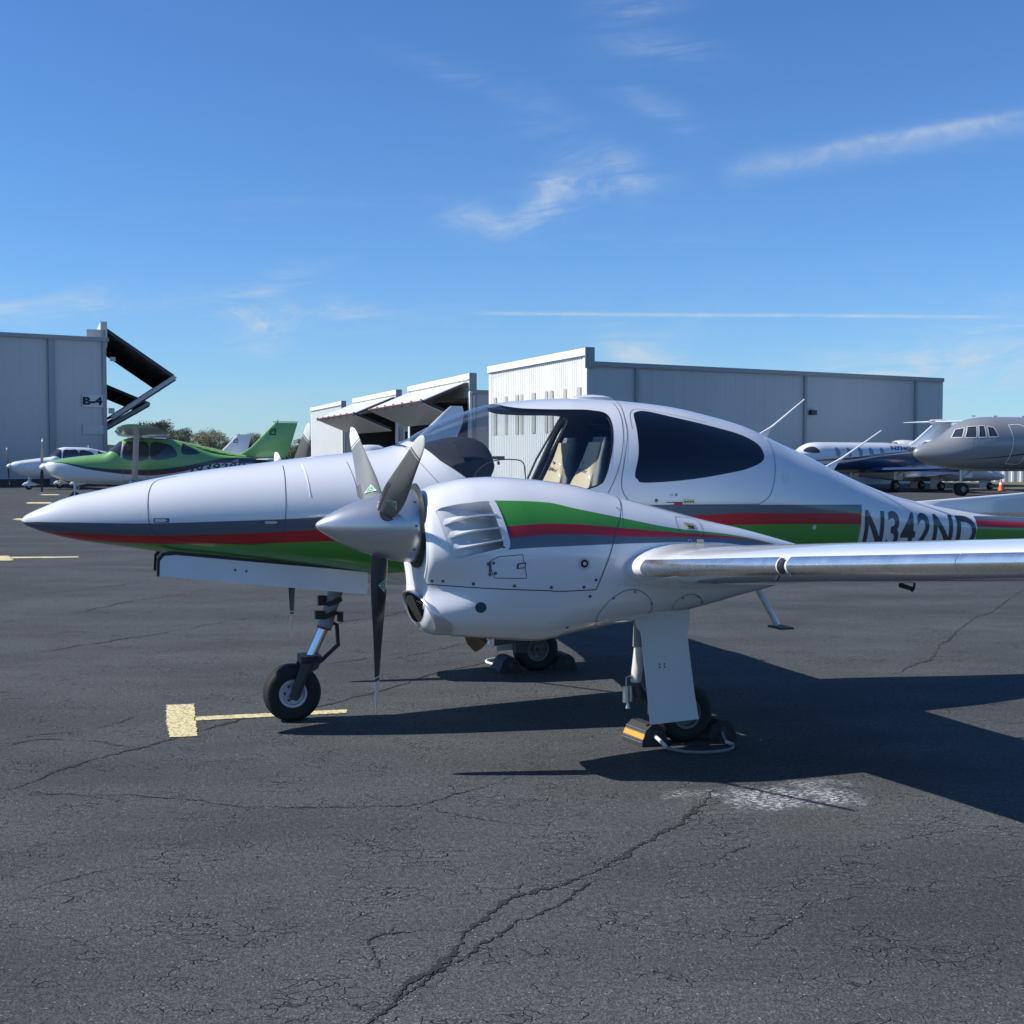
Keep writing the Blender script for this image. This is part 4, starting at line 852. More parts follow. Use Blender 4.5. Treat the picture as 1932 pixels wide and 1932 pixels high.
def chocks(label,wx,wy,gap,rope,ropeg,ang,band):
    P=to_plane((wx,wy)); t=thing('wheel_chocks',label,'chocks',P,PSI,'roped chock pairs at the main wheels')
    chock(t,(-gap,.02),ang,.21,band); chock(t,(gap,.02),-ang*.3,.21,False)
    loc=lambda w:(( w[0]-P[0])*math.cos(PSI)+(w[1]-P[1])*math.sin(PSI),-(w[0]-P[0])*math.sin(PSI)+(w[1]-P[1])*math.cos(PSI),w[2])
    for nm,pts,m_ in (('white_rope_end',rope,ROPE),('rope',ropeg,ROPEG)):
        for l in pts: MB().tube(catmull([loc(p) for p in l],5),.0105 if m_ is ROPE else .009,8).build(nm,m_,t)
    return t
chocks('black rubber chocks with an orange band and looped rope at the near main wheel',2.055,-1.27,.225,
  [[(.795,7.18,.062),(.83,7.10,.045),(.865,7.045,.016)],[(1.225,7.20,.012),(1.25,7.14,.012)]],
  [[(.865,7.045,.012),(.96,6.97,.010),(1.06,6.95,.010),(1.17,6.99,.010),(1.235,7.06,.010),(1.25,7.14,.010)],[(1.225,7.20,.013),(1.215,7.26,.04),(1.215,7.31,.06)]],R(8),True)
chocks('black rubber chocks with a pale rope loop at the far main wheel',2.055,1.27,.225,
  [[(-.06,9.93,.05),(-.12,9.86,.02),(-.19,9.96,.014),(-.20,10.07,.014),(-.13,10.17,.014),(-.06,10.13,.03)]],[],0,False)
# ------------------------------------------------------------------ hangars
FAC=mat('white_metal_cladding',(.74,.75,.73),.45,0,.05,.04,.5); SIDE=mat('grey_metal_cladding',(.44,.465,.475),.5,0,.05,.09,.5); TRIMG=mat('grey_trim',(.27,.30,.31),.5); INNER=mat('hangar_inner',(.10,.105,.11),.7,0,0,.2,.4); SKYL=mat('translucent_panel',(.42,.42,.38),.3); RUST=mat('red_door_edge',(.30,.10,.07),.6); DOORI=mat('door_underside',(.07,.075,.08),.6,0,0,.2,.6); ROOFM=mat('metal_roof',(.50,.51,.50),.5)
def ribwall(mb,p0,p1,z0,z1,pitch=.3,d=.03,mi=0,out=None,lower=None):
    """ribbed cladding between two ground points; out = outward unit vector; z may be (z at p0, z at p1) planes"""
    L=math.dist(p0,p1); n=max(1,int(L/pitch)); T=((p1[0]-p0[0])/L,(p1[1]-p0[1])/L); vs=[];fs=[]
    cols=[]
    for i in range(n):
        s=i*L/n; q=L/n
        cols+= [(s,0),(s+q*.62,0),(s+q*.70,d),(s+q*.92,d)]
    cols.append((L,0))
    for s,o in cols:
        x,y=p0[0]+T[0]*s+out[0]*o,p0[1]+T[1]*s+out[1]*o; vs+= [(x,y,z0),(x,y,z1)]
    mb.add(vs,[(2*i,2*i+2,2*i+3,2*i+1) for i in range(len(cols)-1)],mi)
def vbox(mb,p0,p1,z0,z1,th,out,mi=0):
    """upright slab along p0-p1, thickness th towards out"""
    a=[(p0[0],p0[1]),(p1[0],p1[1]),(p1[0]+out[0]*th,p1[1]+out[1]*th),(p0[0]+out[0]*th,p0[1]+out[1]*th)]
    mb.prism(a,z0,z1,lambda x,y,h:(x,y,h),mi)
def unit(a,b): l=math.dist(a,b); return ((b[0]-a[0])/l,(b[1]-a[1])/l)
def slabq(mb,a,b,c,d,t=.08,mi=0):
    a,b,c,d=map(Vector,(a,b,c,d)); n=(b-a).cross(d-a).normalized()*t
    mb.add([a,b,c,d,a+n,b+n,c+n,d+n],[(0,1,2,3),(7,6,5,4),(0,4,5,1),(1,5,6,2),(2,6,7,3),(3,7,4,0)],mi)
def hangar(label,pn,pf,sd,eave,par,out,open_door=None,sign=None,depth=24,spouts=(),skylights=0,door_z=None,signz=None,visible_far=True):
    """pn/pf near and far ends of the front; sd: unit vector of the near side wall running back"""
    T=thing('hangar',label,'hangar',(pn[0],pn[1],0),0,'metal hangars round the ramp')
    o=(pn[0],pn[1]); loc=lambda p:(p[0]-o[0],p[1]-o[1])
    n_,f_=loc(pn),loc(pf); bn=(n_[0]+sd[0]*depth,n_[1]+sd[1]*depth); bf=(f_[0]+sd[0]*depth,f_[1]+sd[1]*depth)
    ft=unit(n_,f_); so=(-ft[0],-ft[1])            # outward of near side
    nside=(sd[1],-sd[0]);  nside=nside if nside[1]<0 else (-nside[0],-nside[1])
    w=MB(); ribwall(w,n_,bn,0,eave,.6,.010,0,nside); w.build('side_wall',SIDE,T,False,fix=False)
    w=MB(); vbox(w,f_,bf,0,eave,.1,ft); w.build('side_wall',SIDE,T,False)
    w=MB(); vbox(w,bn,bf,0,eave,.1,sd); w.build('rear_wall',SIDE,T,False)
    r=MB(); mid_n=((n_[0]+f_[0])/2,(n_[1]+f_[1])/2); mid_b=((bn[0]+bf[0])/2,(bn[1]+bf[1])/2); rz=eave+.35
    slabq(r,(*n_,eave),(*bn,eave),(*mid_b,rz),(*mid_n,rz)); slabq(r,(*mid_n,rz),(*mid_b,rz),(*bf,eave),(*f_,eave)); r.build('roof',ROOFM,T,False)
    g=MB(); vbox(g,(n_[0]-ft[0]*.0,n_[1]),bn,eave-.10,eave+.10,.16,nside); g.build('gutter',TRIMG,T,False)
    for s in spouts:
        q=(n_[0]+sd[0]*s,n_[1]+sd[1]*s); e=(q[0]+sd[0]*.16,q[1]+sd[1]*.16); g=MB(); vbox(g,q,e,0,eave-.1,.12,nside); g.build('downspout',TRIMG,T,False)
    b=MB(); vbox(b,n_,bn,0,.18,.04,nside); b.build('wall_base',DARK,T,False)
    # fascia over the door
    fb=MB(); vbox(fb,(n_[0]-ft[0]*.05,n_[1]-ft[1]*.05),f_,par-.32,par,.14,out); vbox(fb,n_,f_,eave-.30 if open_door else par-.40,par-.32,.05,out); fb.build('fascia',FAC,T,False)
    e=MB(); p=(n_[0]-ft[0]*.06,n_[1]-ft[1]*.06); vbox(e,(p[0]-ft[0]*.04+out[0]*.15,p[1]-ft[1]*.04+out[1]*.15),(p[0]-ft[0]*.04-out[0]*.28,p[1]-ft[1]*.04-out[1]*.28),eave-.2 if open_door is None else par-1.0,par+.02,.06,ft); e.build('fascia_end',TRIMG,T,False)
    for q in (n_,f_):
        c=MB(); e=(q[0]+ft[0]*(.4 if q is n_ else -.4),q[1]+ft[1]*(.4 if q is n_ else -.4)); vbox(c,q,e,0,eave if open_door else par-.36,.10 if open_door else .045,out); c.build('door_post',FAC,T,False)
    if open_door is None:
        w=MB(); a=(n_[0]+ft[0]*.4,n_[1]+ft[1]*.4); c=(f_[0]-ft[0]*.4,f_[1]-ft[1]*.4); ribwall(w,c,a,2.62,par-.38,.24,.03,0,out); w.build('door_upper_leaf',FAC,T,False,fix=False)
        w=MB(); a2=(a[0]+out[0]*.02,a[1]+out[1]*.02); c2=(c[0]+out[0]*.02,c[1]+out[1]*.02); ribwall(w,c2,a2,0,2.62,.24,.03,0,out); w.build('door_lower_leaf',FAC,T,False,fix=False)
        L=math.dist(a,c)
        for i in range(skylights):
            s=.55+(L-1.2)*(i+.25*((i*7)%3-1))/max(1,skylights-1)*.96; q=(a[0]+ft[0]*s+out[0]*.032,a[1]+ft[1]*s+out[1]*.032); e=(q[0]+ft[0]*.34,q[1]+ft[1]*.34)
            w=MB(); vbox(w,q,e,2.66,4.55,.03,out); w.build('translucent_panel',SKYL,T,False)
    else:
        hz,az,bz,drop=open_door       # hinge height, fold reach, lower reach, fold drop
        d=T
        a=(n_[0]+ft[0]*.45,n_[1]+ft[1]*.45); c=(f_[0]-ft[0]*.45,f_[1]-ft[1]*.45)
        H=lambda p,r,z:(p[0]+out[0]*r,p[1]+out[1]*r,z)
        u=MB(); L=math.dist(a,c); n=int(L/.9)
        for nm,(r0,z0),(r1,z1) in (('door_upper_leaf',(.12,hz),(az,hz-drop)),('door_lower_leaf',(az,hz-drop-.03),(.35,hz-2*drop-bz))):
            u=MB(); slabq(u,H(a,r0,z0),H(c,r0,z0),H(c,r1,z1),H(a,r1,z1),-.05 if nm=='door_upper_leaf' else .05)
            leaf=u.build(nm,[FAC],T,False)
            for i in range(n+1):          # standing ribs on the outside, girts inside
                s=i*L/n; p=(a[0]+ft[0]*s,a[1]+ft[1]*s); v0,v1=Vector(H(p,r0,z0)),Vector(H(p,r1,z1)); nn=Vector((ft[0],ft[1],0)).cross(v1-v0).normalized()
                if nn.z<0: nn=-nn
                if nm!='door_upper_leaf': nn=-nn
                rb=MB(); ax=Vector((ft[0],ft[1],0))*.05
                rb.add([v0-ax,v0+ax,v1+ax,v1-ax,v0-ax*.6+nn*.028,v0+ax*.6+nn*.028,v1+ax*.6+nn*.028,v1-ax*.6+nn*.028],[(0,1,5,4),(1,2,6,5),(2,3,7,6),(3,0,4,7),(4,5,6,7)]); rb.build('door_rib',FAC,leaf,False)
            tr=MB(); sgn=-1 if nm=='door_upper_leaf' else 1
            for q in (.06,.35,.65,.94):
                v0=Vector(H(a,r0+(r1-r0)*q,z0+(z1-z0)*q-.10*(1 if sgn<0 else -1))); v1=Vector(H(c,r0+(r1-r0)*q,z0+(z1-z0)*q-.10*(1 if sgn<0 else -1))); tr.tube([v0,v1],.05,6)
            for s in linsp(0,L,7):
                p=(a[0]+ft[0]*s,a[1]+ft[1]*s); tr.tube([Vector(H(p,r0,z0-.12*(1 if sgn<0 else -1))),Vector(H(p,r1,z1-.12*(1 if sgn<0 else -1)))],.05,6)
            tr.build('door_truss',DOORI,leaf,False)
        ed=MB(); ed.tube([H(a,az+.05,hz-drop),H(c,az+.05,hz-drop)],.04,6); ed.build('door_edge',RUST,T,False)
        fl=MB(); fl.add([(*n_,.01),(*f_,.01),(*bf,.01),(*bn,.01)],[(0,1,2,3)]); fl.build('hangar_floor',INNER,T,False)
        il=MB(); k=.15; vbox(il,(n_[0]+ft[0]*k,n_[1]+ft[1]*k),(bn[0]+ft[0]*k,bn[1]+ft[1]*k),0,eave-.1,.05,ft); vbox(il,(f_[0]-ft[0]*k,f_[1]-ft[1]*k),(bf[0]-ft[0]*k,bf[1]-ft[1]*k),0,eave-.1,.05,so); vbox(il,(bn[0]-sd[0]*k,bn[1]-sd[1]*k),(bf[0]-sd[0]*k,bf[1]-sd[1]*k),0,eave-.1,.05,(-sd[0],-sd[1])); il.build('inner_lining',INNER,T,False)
    if sign:
        s=MB(); z=signz; q0=sign[1]; q=(n_[0]+sd[0]*q0+nside[0]*.05,n_[1]+sd[1]*q0+nside[1]*.05); e=(q[0]+sd[0]*sign[2],q[1]+sd[1]*sign[2]); vbox(s,q,e,z-.12,z+sign[3]+.12,.03,nside); so_=s.build('sign_board',mat('sign_board_pale',(.52,.55,.56),.6),T,False)
        t=MB(); add_text(t,sign[0],lambda s_,t_:(q[0]+(e[0]-q[0])*(.08+.84*s_)+nside[0]*.036,q[1]+(e[1]-q[1])*(.08+.84*s_)+nside[1]*.036,z+sign[3]*t_),.04); t.build('sign_lettering',mat('sign_navy',(.012,.016,.035),.8),so_,False,fix=False)
    return T,loc,nside
SD=unit((3.2,54),(22.2,66))
FT=(-.347,.938); OUTL=(-.938,-.347)
h1,loc1,ns1=hangar('big grey hangar with a closed white ribbed door and tall translucent panels',(3.2,54.0),(-1.15,65.7),SD,5.5,6.17,OUTL,depth=22.5,spouts=(2.5,12.6,20.4),skylights=9)
lt=MB(); p=(SD[0]*12.95,SD[1]*12.95); vbox(lt,(p[0]+ns1[0]*.03,p[1]+ns1[1]*.03),(p[0]+SD[0]*.35+ns1[0]*.03,p[1]+SD[1]*.35+ns1[1]*.03),3.55,3.78,.2,ns1); lt.build('wall_light',DARK,h1,False)
hangar('hangar with bifold door swung up, next to the closed ribbed door',(-2.25,70.9),(-6.84,85.1),SD,5.15,6.17,OUTL,(5.75,2.85,-.1,1.15),depth=20,spouts=(.1,))
hangar('hangar with raised bifold door and a B-6 sign on its corner',(-7.96,88.9),(-12.8,103.3),SD,5.15,6.17,OUTL,(5.75,3.1,-.1,1.25),('B-6',.35,1.9,.75),20,(.1,),signz=2.55)
hangar('plain white hangar at the far end of the row beyond the B-6 hangar',(-14.25,107.4),(-19.4,123.3),SD,5.15,6.17,OUTL,None,None,20,(.1,))
# hangar on the left, wall towards us
SDL=unit((-22.57,71.0),(-27.3,67.7))
def left_hangar():
    pn=(-22.57,71.0); far=(pn[0]+FT[0]*34,pn[1]+FT[1]*34)
    T=thing('hangar','large grey hangar marked B-4 with raised dark bifold doors','hangar',(*pn,0),0,'metal hangars round the ramp')
    n_=(0,0); sd=SDL; bn=(sd[0]*32,sd[1]*32); nside=(-sd[1],sd[0]); nside=nside if nside[1]<0 else (-nside[0],-nside[1]); f_=(FT[0]*34,FT[1]*34); out=(.938,.347); ft=FT; ez=8.04; bf=(bn[0]+f_[0],bn[1]+f_[1])
    w=MB(); ribwall(w,n_,bn,0,ez,.9,.007,0,nside); w.build('side_wall',SIDE,T,False,fix=False)
    w=MB(); vbox(w,bn,bf,0,ez,.1,(-out[0],-out[1])); w.build('rear_wall',SIDE,T,False)
    w=MB(); vbox(w,f_,bf,0,ez,.1,ft); w.build('side_wall',SIDE,T,False)
    r=MB(); slabq(r,(*n_,ez),(*bn,ez),(*bf,ez+.3),(*f_,ez+.3)); r.build('roof',ROOFM,T,False)
    g=MB(); vbox(g,(.1,.05),bn,ez-.12,ez+.10,.2,nside); g.build('gutter',TRIMG,T,False)
    g=MB(); vbox(g,n_,bn,0,.35,.05,nside); g.build('wall_base',DARK,T,False)
    for s in (2.8,9.0,15,21): g=MB(); vbox(g,(sd[0]*s,sd[1]*s),(sd[0]*(s+.34),sd[1]*(s+.34)),0,ez-.1,.16,nside); g.build('downspout',TRIMG,T,False)
    g=MB(); vbox(g,n_,(sd[0]*.22,sd[1]*.22),0,ez-.1,.10,nside); g.build('corner_trim',TRIMG,T,False)
    fs=MB(); vbox(fs,(ft[0]*.2+out[0]*.1,ft[1]*.2+out[1]*.1),(f_[0]+out[0]*.1,f_[1]+out[1]*.1),ez-.4,9.05,.35,(-out[0],-out[1])); vbox(fs,(ft[0]*.2-out[0]*1.0,ft[1]*.2-out[1]*1.0),(ft[0]*.5-out[0]*1.0,ft[1]*.5-out[1]*1.0),ez,8.6,1.0,out); fs.build('fascia',mat('pale_trim',(.50,.51,.48),.5),T,False)
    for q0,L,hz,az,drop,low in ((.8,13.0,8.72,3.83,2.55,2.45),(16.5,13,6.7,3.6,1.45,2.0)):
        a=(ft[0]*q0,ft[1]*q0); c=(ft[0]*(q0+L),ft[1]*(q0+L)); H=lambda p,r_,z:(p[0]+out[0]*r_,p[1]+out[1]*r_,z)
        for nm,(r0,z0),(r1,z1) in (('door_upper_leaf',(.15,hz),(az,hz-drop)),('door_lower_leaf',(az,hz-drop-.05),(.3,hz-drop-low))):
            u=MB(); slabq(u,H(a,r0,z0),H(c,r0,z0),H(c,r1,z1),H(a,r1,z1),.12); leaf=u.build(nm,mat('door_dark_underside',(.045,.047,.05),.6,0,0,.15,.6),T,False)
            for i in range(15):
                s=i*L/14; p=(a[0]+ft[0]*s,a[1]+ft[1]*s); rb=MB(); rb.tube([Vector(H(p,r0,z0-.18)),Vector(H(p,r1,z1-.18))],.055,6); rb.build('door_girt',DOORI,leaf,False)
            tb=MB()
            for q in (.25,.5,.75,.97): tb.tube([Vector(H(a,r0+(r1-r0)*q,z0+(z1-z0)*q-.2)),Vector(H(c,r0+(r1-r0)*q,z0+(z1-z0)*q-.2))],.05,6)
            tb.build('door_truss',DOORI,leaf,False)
        e=MB(); e.tube([Vector(H(a,az,hz-drop-.04)),Vector(H(a,.3,hz-drop-low))],.13,6); e.build('door_end_frame',mat('pale_trim',(.5,.5,.5)),T,False)
        fl=MB(); p=(ft[0]*(q0-.1),ft[1]*(q0-.1)); fl.box((p[0]+out[0]*.4,p[1]+out[1]*.4,hz-1.7),(.25,.25,.22)); fl.box((p[0]+out[0]*.3,p[1]+out[1]*.3,hz-4.6),(.25,.3,.3)); fl.build('flood_light',TIPWHITE,T,False)
    s=MB(); a=(sd[0]*1.35+nside[0]*.06,sd[1]*1.35+nside[1]*.06); b=(sd[0]*.22+nside[0]*.06,sd[1]*.22+nside[1]*.06); vbox(s,a,b,4.28,4.98,.03,nside); so_=s.build('sign_board',MATS['sign_board_pale'],T,False)
    t=MB(); add_text(t,'B-4',lambda s_,t_:(a[0]+(b[0]-a[0])*(.02+.96*s_)+nside[0]*.036,a[1]+(b[1]-a[1])*(.02+.96*s_)+nside[1]*.036,4.40+.44*t_),.05); t.build('sign_lettering',mat('sign_navy',(.012,.016,.035),.8),so_,False,fix=False)
    s=MB(); vbox(s,a,b,2.78,3.3,.03,nside); s.build('notice_board',mat('faded_notice',(.50,.50,.52),.6),T,False)
left_hangar()
# low white building beyond the jets
wb=thing('white_building','low white metal building beyond the small blue-striped jet','building',(24,78,0),0)
w=MB(); ribwall(w,(0,0),(26,-3),0,3.3,.5,.04,0,(-.115,-.993)); w.build('wall',FAC,wb,False,fix=False)
w=MB(); vbox(w,(0,0.05),(26,-2.95),0,3.28,10,(.115,.993)); w.build('building_core',FAC,wb,False)
r=MB(); slabq(r,(-.3,-.4,3.3),(26.3,-3.4,3.3),(27.5,7,3.55),(.8,10,3.55),.12); r.build('roof',ROOFM,wb,False)
g=MB(); vbox(g,(-.3,-.42),(26.3,-3.42),3.2,3.42,.06,(-.115,-.993)); g.build('gutter',TRIMG,wb,False)
# ------------------------------------------------------------------ parked light aircraft
CG=mat('trainer_green',(.17,.38,.12),.3,0,.6,.04,3); CNAVY=mat('trainer_navy_band',(.025,.045,.06),.35,0,.5); CBLUE=mat('trainer_blue',(.03,.06,.28),.35,0,.5); CWHITE=mat('trainer_white',(.72,.74,.76),.3,0,.6,.03,2); CGLASS=mat('smoked_cabin_glass',(.035,.042,.05),.07,0,.6)
LA=Body(top=[(.12,1.30),(.22,1.38),(.6,1.47),(1.4,1.57),(1.95,1.63),(2.25,1.86),(2.55,2.10),(2.9,2.17),(4.0,2.14),(4.5,2.03),(5.0,1.84),(5.5,1.66),(6.2,1.56),(7.6,1.46),(8.1,1.40)],
 bot=[(.12,1.10),(.22,.98),(.5,.82),(1.0,.70),(1.8,.62),(3.2,.60),(4.4,.68),(5.5,.86),(7.0,1.08),(8.1,1.22)],mid=[(.12,1.2),(1,1.15),(3,1.2),(5,1.25),(8.1,1.30)],
 wid=[(.12,.16),(.22,.28),(.5,.42),(1.2,.50),(2.4,.54),(3.6,.53),(4.6,.42),(5.6,.29),(7.0,.15),(8.1,.04)],nu=2.9,nl=2.7)
def light_aircraft(label,spin,rz,sc,scheme,group,low=False,reg=None,full=True,height=0):
    T=thing('light_airplane',label,'airplane',(spin[0],spin[1],height),rz,group,sc)
    body,stripe,tailtop,wingc=scheme
    B=LA
    f=pchip([(.12,1.375),(.6,1.36),(1.4,1.23),(2.4,1.12),(3.4,1.11),(4.4,1.20),(5.4,1.40),(6.0,1.50),(8.1,1.52)]); g=pchip([(.12,1.37),(.6,1.335),(1.4,1.14),(2.4,1.0),(3.4,.97),(4.4,1.08),(5.4,1.28),(6.0,1.33),(8.1,1.27)]); h=pchip([(.12,1.36),(2.0,1.05),(2.6,.96),(3.4,.91),(4.4,1.02),(5.2,1.22),(5.9,1.36),(6.0,1.33)])
    loops=[]
    wins=([(2.62,1.47),(3.38,1.45),(3.38,2.0),(2.98,2.02),(2.68,2.0)],[(3.50,1.45),(4.20,1.50),(4.32,1.62),(4.20,1.86),(3.98,1.96),(3.50,2.0)],[(4.50,1.62),(5.08,1.66),(4.62,1.93),(4.50,1.97)])
    ws=[(2.05,1.55),(2.52,1.47),(2.59,2.0),(2.50,2.05)]
    for mir in (False,True):
        if full:
            loops.append((1,[(x,(PI-t) if mir else t) for x,t in ([(x,B.th(x,f(x))) for x in linsp(.15,8.0,60)]+[(8.0,1.5),(.15,1.5)])][::(-1 if mir else 1)]))
            loops.append((2,side_loop(B,band(f,g,.3,8.0,60),mir,.2))); loops.append((3,side_loop(B,band(g,h,2.0,5.95,40),mir,.2)))
        for w in wins: loops.append((4,side_loop(B,catmull(w,3,True),mir,.1)))
    tl=[(1.99,1.45),(2.05,1.2)]+[(x,B.th(x,z)) for x,z in ws[1:3]]+[(2.52,1.2),(2.50,1.45)]
    loops.append((4,resamp(tl+[(x,PI-t) for x,t in tl[::-1]],.1)))
    V,Tt,tags=cdt(B,linsp(.12,8.1,60),linsp(-PI/2,3*PI/2,41),loops)
    fu=surf_obj('fuselage',B,V,Tt,tags,{0:0,1:1,2:2,3:3},[CWHITE,body,stripe,RED],T)
    surf_obj('cabin_window',B,V,Tt,tags,{4:0},[CGLASS],fu,off=-.01)
    fr=MB()
    for fl in (1,-1): ribbon(fr,B,[(2.52,1.50),(2.56,1.75),(2.60,2.02)],.05,.004,fl,step=.1); ribbon(fr,B,[(2.60,1.50),(2.60,.75),(3.35,.75),(3.42,1.2),(3.44,2.02)],.012,.003,fl,1,step=.1)
    fr.build('door_frame',[CWHITE,GREY],fu,False,fix=False)
    n=MB(); n.lathe([(.0,.005),(.02,.05),(.08,.10),(.16,.14),(.17,.14)],(-.06,0,1.2),'x',18); n.build('spinner',CWHITE,T)
    for k in (0,1):
        a=R(78)+k*PI; P=[]
        S=[]
        for r,c in ((.1,.08),(.3,.14),(.6,.13),(.85,.10),(.95,.03)):
            b=R(60-35*r); S.append([(.02+math.sin(b)*c*math.cos(t)/2,math.cos(a)*r-math.sin(a)*math.cos(b)*c*math.cos(t)/2,1.2+math.sin(a)*r+math.cos(a)*math.cos(b)*c*math.cos(t)/2+.012*math.sin(t)) for t in linsp(0,2*PI,9)[:-1]])
        bl=MB().loft(S); bl.m=[1 if i//8>=3 else 0 for i in range(len(bl.f))]; bl.build('propeller_blade',[DARK,TIPWHITE],T)
    wz=2.24 if not low else .82
    W=[]
    for y,x0,c,dz in ((-5.5,2.72,.95,.19),(-5.3,2.62,1.12,.17),(-2.6,2.42,1.63,.08),(0,2.42,1.63,0),(2.6,2.42,1.63,.08),(5.3,2.62,1.12,.17),(5.5,2.72,.95,.19)):
        if low: x0+=.35
        up=[];lo=[]
        for q in QS:
            a,b=foil(q,.105,.02); up.append((x0+q*c,y,wz+dz*(1.6 if low else 1)+a*c)); lo.append((x0+q*c,y,wz+dz*(1.6 if low else 1)+b*c))
        W.append(up[::-1]+lo[1:])
    wg=MB().loft(W); wg.m=[1 if (len(f_)==4 and f_[0]%len(W[0])>=len(QS)+1) else 0 for f_ in wg.f]; wo=wg.build('wing',[wingc,CWHITE],T,True,45)
    if not low:
        for s in (-1,1):
            st=MB(); st.loft([[(2.95+.09*math.cos(t),s*.52,.78+.025*math.sin(t)) for t in linsp(0,2*PI,9)[:-1]],[(3.08+.09*math.cos(t),s*2.6,2.27+.025*math.sin(t)) for t in linsp(0,2*PI,9)[:-1]]]).build('wing_strut',CWHITE,T)
    else:
        for s in (-1,1): pass
    fin=[((5.3,0,1.50),2.6,.02,'z'),((6.35,0,1.60),1.68,.05,'z'),((6.75,0,1.85),1.35,.07,'z'),((7.55,0,2.66),.80,.07,'z'),((7.62,0,2.70),.72,.05,'z')]
    slab('fin',fin,tailtop[0],T)
    cap=MB(); cap.box((7.95,0,2.73),(.85,.05,.03)); cap.tube([(7.68,0,2.70),(7.68,0,2.80)],.025,8); cap.build('fin_cap',tailtop[1],T,True)
    em=MB()
    for s in (-1,1):
        em.add([(7.40+.22*u,s*.052,2.28+.22*v) for u,v in ((0,0),(1,0),(1,.18),(.2,.18),(.2,.55),(.6,.55),(.6,.72),(0,.72))],[tuple(range(8))]); em.add([(7.40+.22*u,s*.052,2.28+.22*v) for u,v in ((.75,.3),(1,.3),(1,1),(.1,1),(.1,.85),(.75,.85))],[tuple(range(6))])
    em.build('tail_emblem',LETTER if tailtop[0] is not CG else mat('emblem_dark_green',(.01,.05,.02),.4),T,False,fix=False)
    slab('tailplane',[((7.2,-1.7,1.44),.75,.08,'y'),((6.9,0,1.44),1.1,.08,'y'),((7.2,1.7,1.44),.75,.08,'y')],CWHITE,T)
    for (x,y,r,nm) in ((1.02,0,.19,'nose_wheel'),(2.98,-1.22,.22,'main_wheel'),(2.98,1.22,.22,'main_wheel')):
        w=MB(); w.lathe([(-.06,r*.5),(-.075,r*.75),(-.05,r*.97),(0,r),(.05,r*.97),(.075,r*.75),(.06,r*.5)],(x,y,r),'y',24); wo=w.build(nm,RUBBER,T)
        MB().lathe([(-.062,r*.52),(-.05,r*.2),(-.07,.02),(.07,.02),(.05,r*.2),(.062,r*.52)],(x,y,r),'y',18).build('rim',GREY,wo)
        lg=MB()
        if y==0: lg.tube([(x+.02,0,.85),(x+.02,0,r+.23)],.045,10); lg.tube([(x+.02,-.10,r+.22),(x,-.10,r)],.02,8); lg.tube([(x+.02,.10,r+.22),(x,.10,r)],.02,8); lg.box((x+.02,0,r+.24),(.1,.24,.05)); lg.tube([(x+.08,0,.62),(x+.16,0,.52),(x+.06,0,.40)],.015,6)
        else: lg.tube([(2.8,.4*(1 if y>0 else -1),.72),(2.98,y*.93,r+.03)],[.05,.03],8)
        lg.build('gear_leg',CWHITE,T)
        if low:
            S=[]
            for u,hh,ww in ((-.32,.02,.02),(-.22,.12,.07),(0,.17,.10),(.2,.13,.09),(.42,.05,.04),(.55,.01,.01)): S.append([(x+u,y+ww*math.cos(t),r+.06+hh*math.sin(t)*(1 if math.sin(t)>0 else .6)) for t in linsp(0,2*PI,13)[:-1]])
            MB().loft(S).build('wheel_fairing',CWHITE,T)
    if reg:
        tx=MB()
        def mp(s,t): 
            x=4.75+1.75*s+.10*t; z=1.02+.02*s+.25*t+.06*s; th=B.th(x,z); p=Vector(B.P(x,th))+Vector(B.N(x,th))*.006; return (p.x,p.y,p.z)
        add_text(tx,reg,mp,.02,space=1.05); tx.build('registration_lettering',LETTER,fu,False,fix=False)
        fg=MB(); patch_on(fg,B,[(6.15,1.36),(6.35,1.36),(6.35,1.45),(6.15,1.45)],.01,mi=0)
        for i in range(3): patch_on(fg,B,[(6.15,1.372+.028*i),(6.35,1.372+.028*i),(6.35,1.386+.028*i),(6.15,1.386+.028*i)],.014,mi=1)
        patch_on(fg,B,[(6.15,1.41),(6.24,1.41),(6.24,1.45),(6.15,1.45)],.016,mi=2); fg.build('flag_decal',[TIPWHITE,RED,CBLUE],fu,False,fix=False)
    return T
GRP='light airplanes parked beside the B-4 hangar'
light_aircraft('green and white high-wing airplane with N3928P on its side',(-15.94,43.1),R(15),1.03,(CG,CNAVY,(CG,CG),CG),GRP,reg='N3928P')
light_aircraft('white high-wing airplane with a plain white tail beside the N3928P airplane',(-22.0,66.0),R(13),1.0,(CWHITE,CNAVY,(CWHITE,CWHITE),CWHITE),GRP)
light_aircraft('white airplane with wheel fairings and a blue-topped tail beside the B-4 hangar',(-23.5,59.3),R(38),.93,(CWHITE,CWHITE,(CWHITE,CBLUE),CWHITE),GRP,low=True)
light_aircraft('small distant high-wing airplane with a green tail near the trees',(-38.4,112),R(15),1.0,(CG,CNAVY,(CG,CG),CG),GRP)
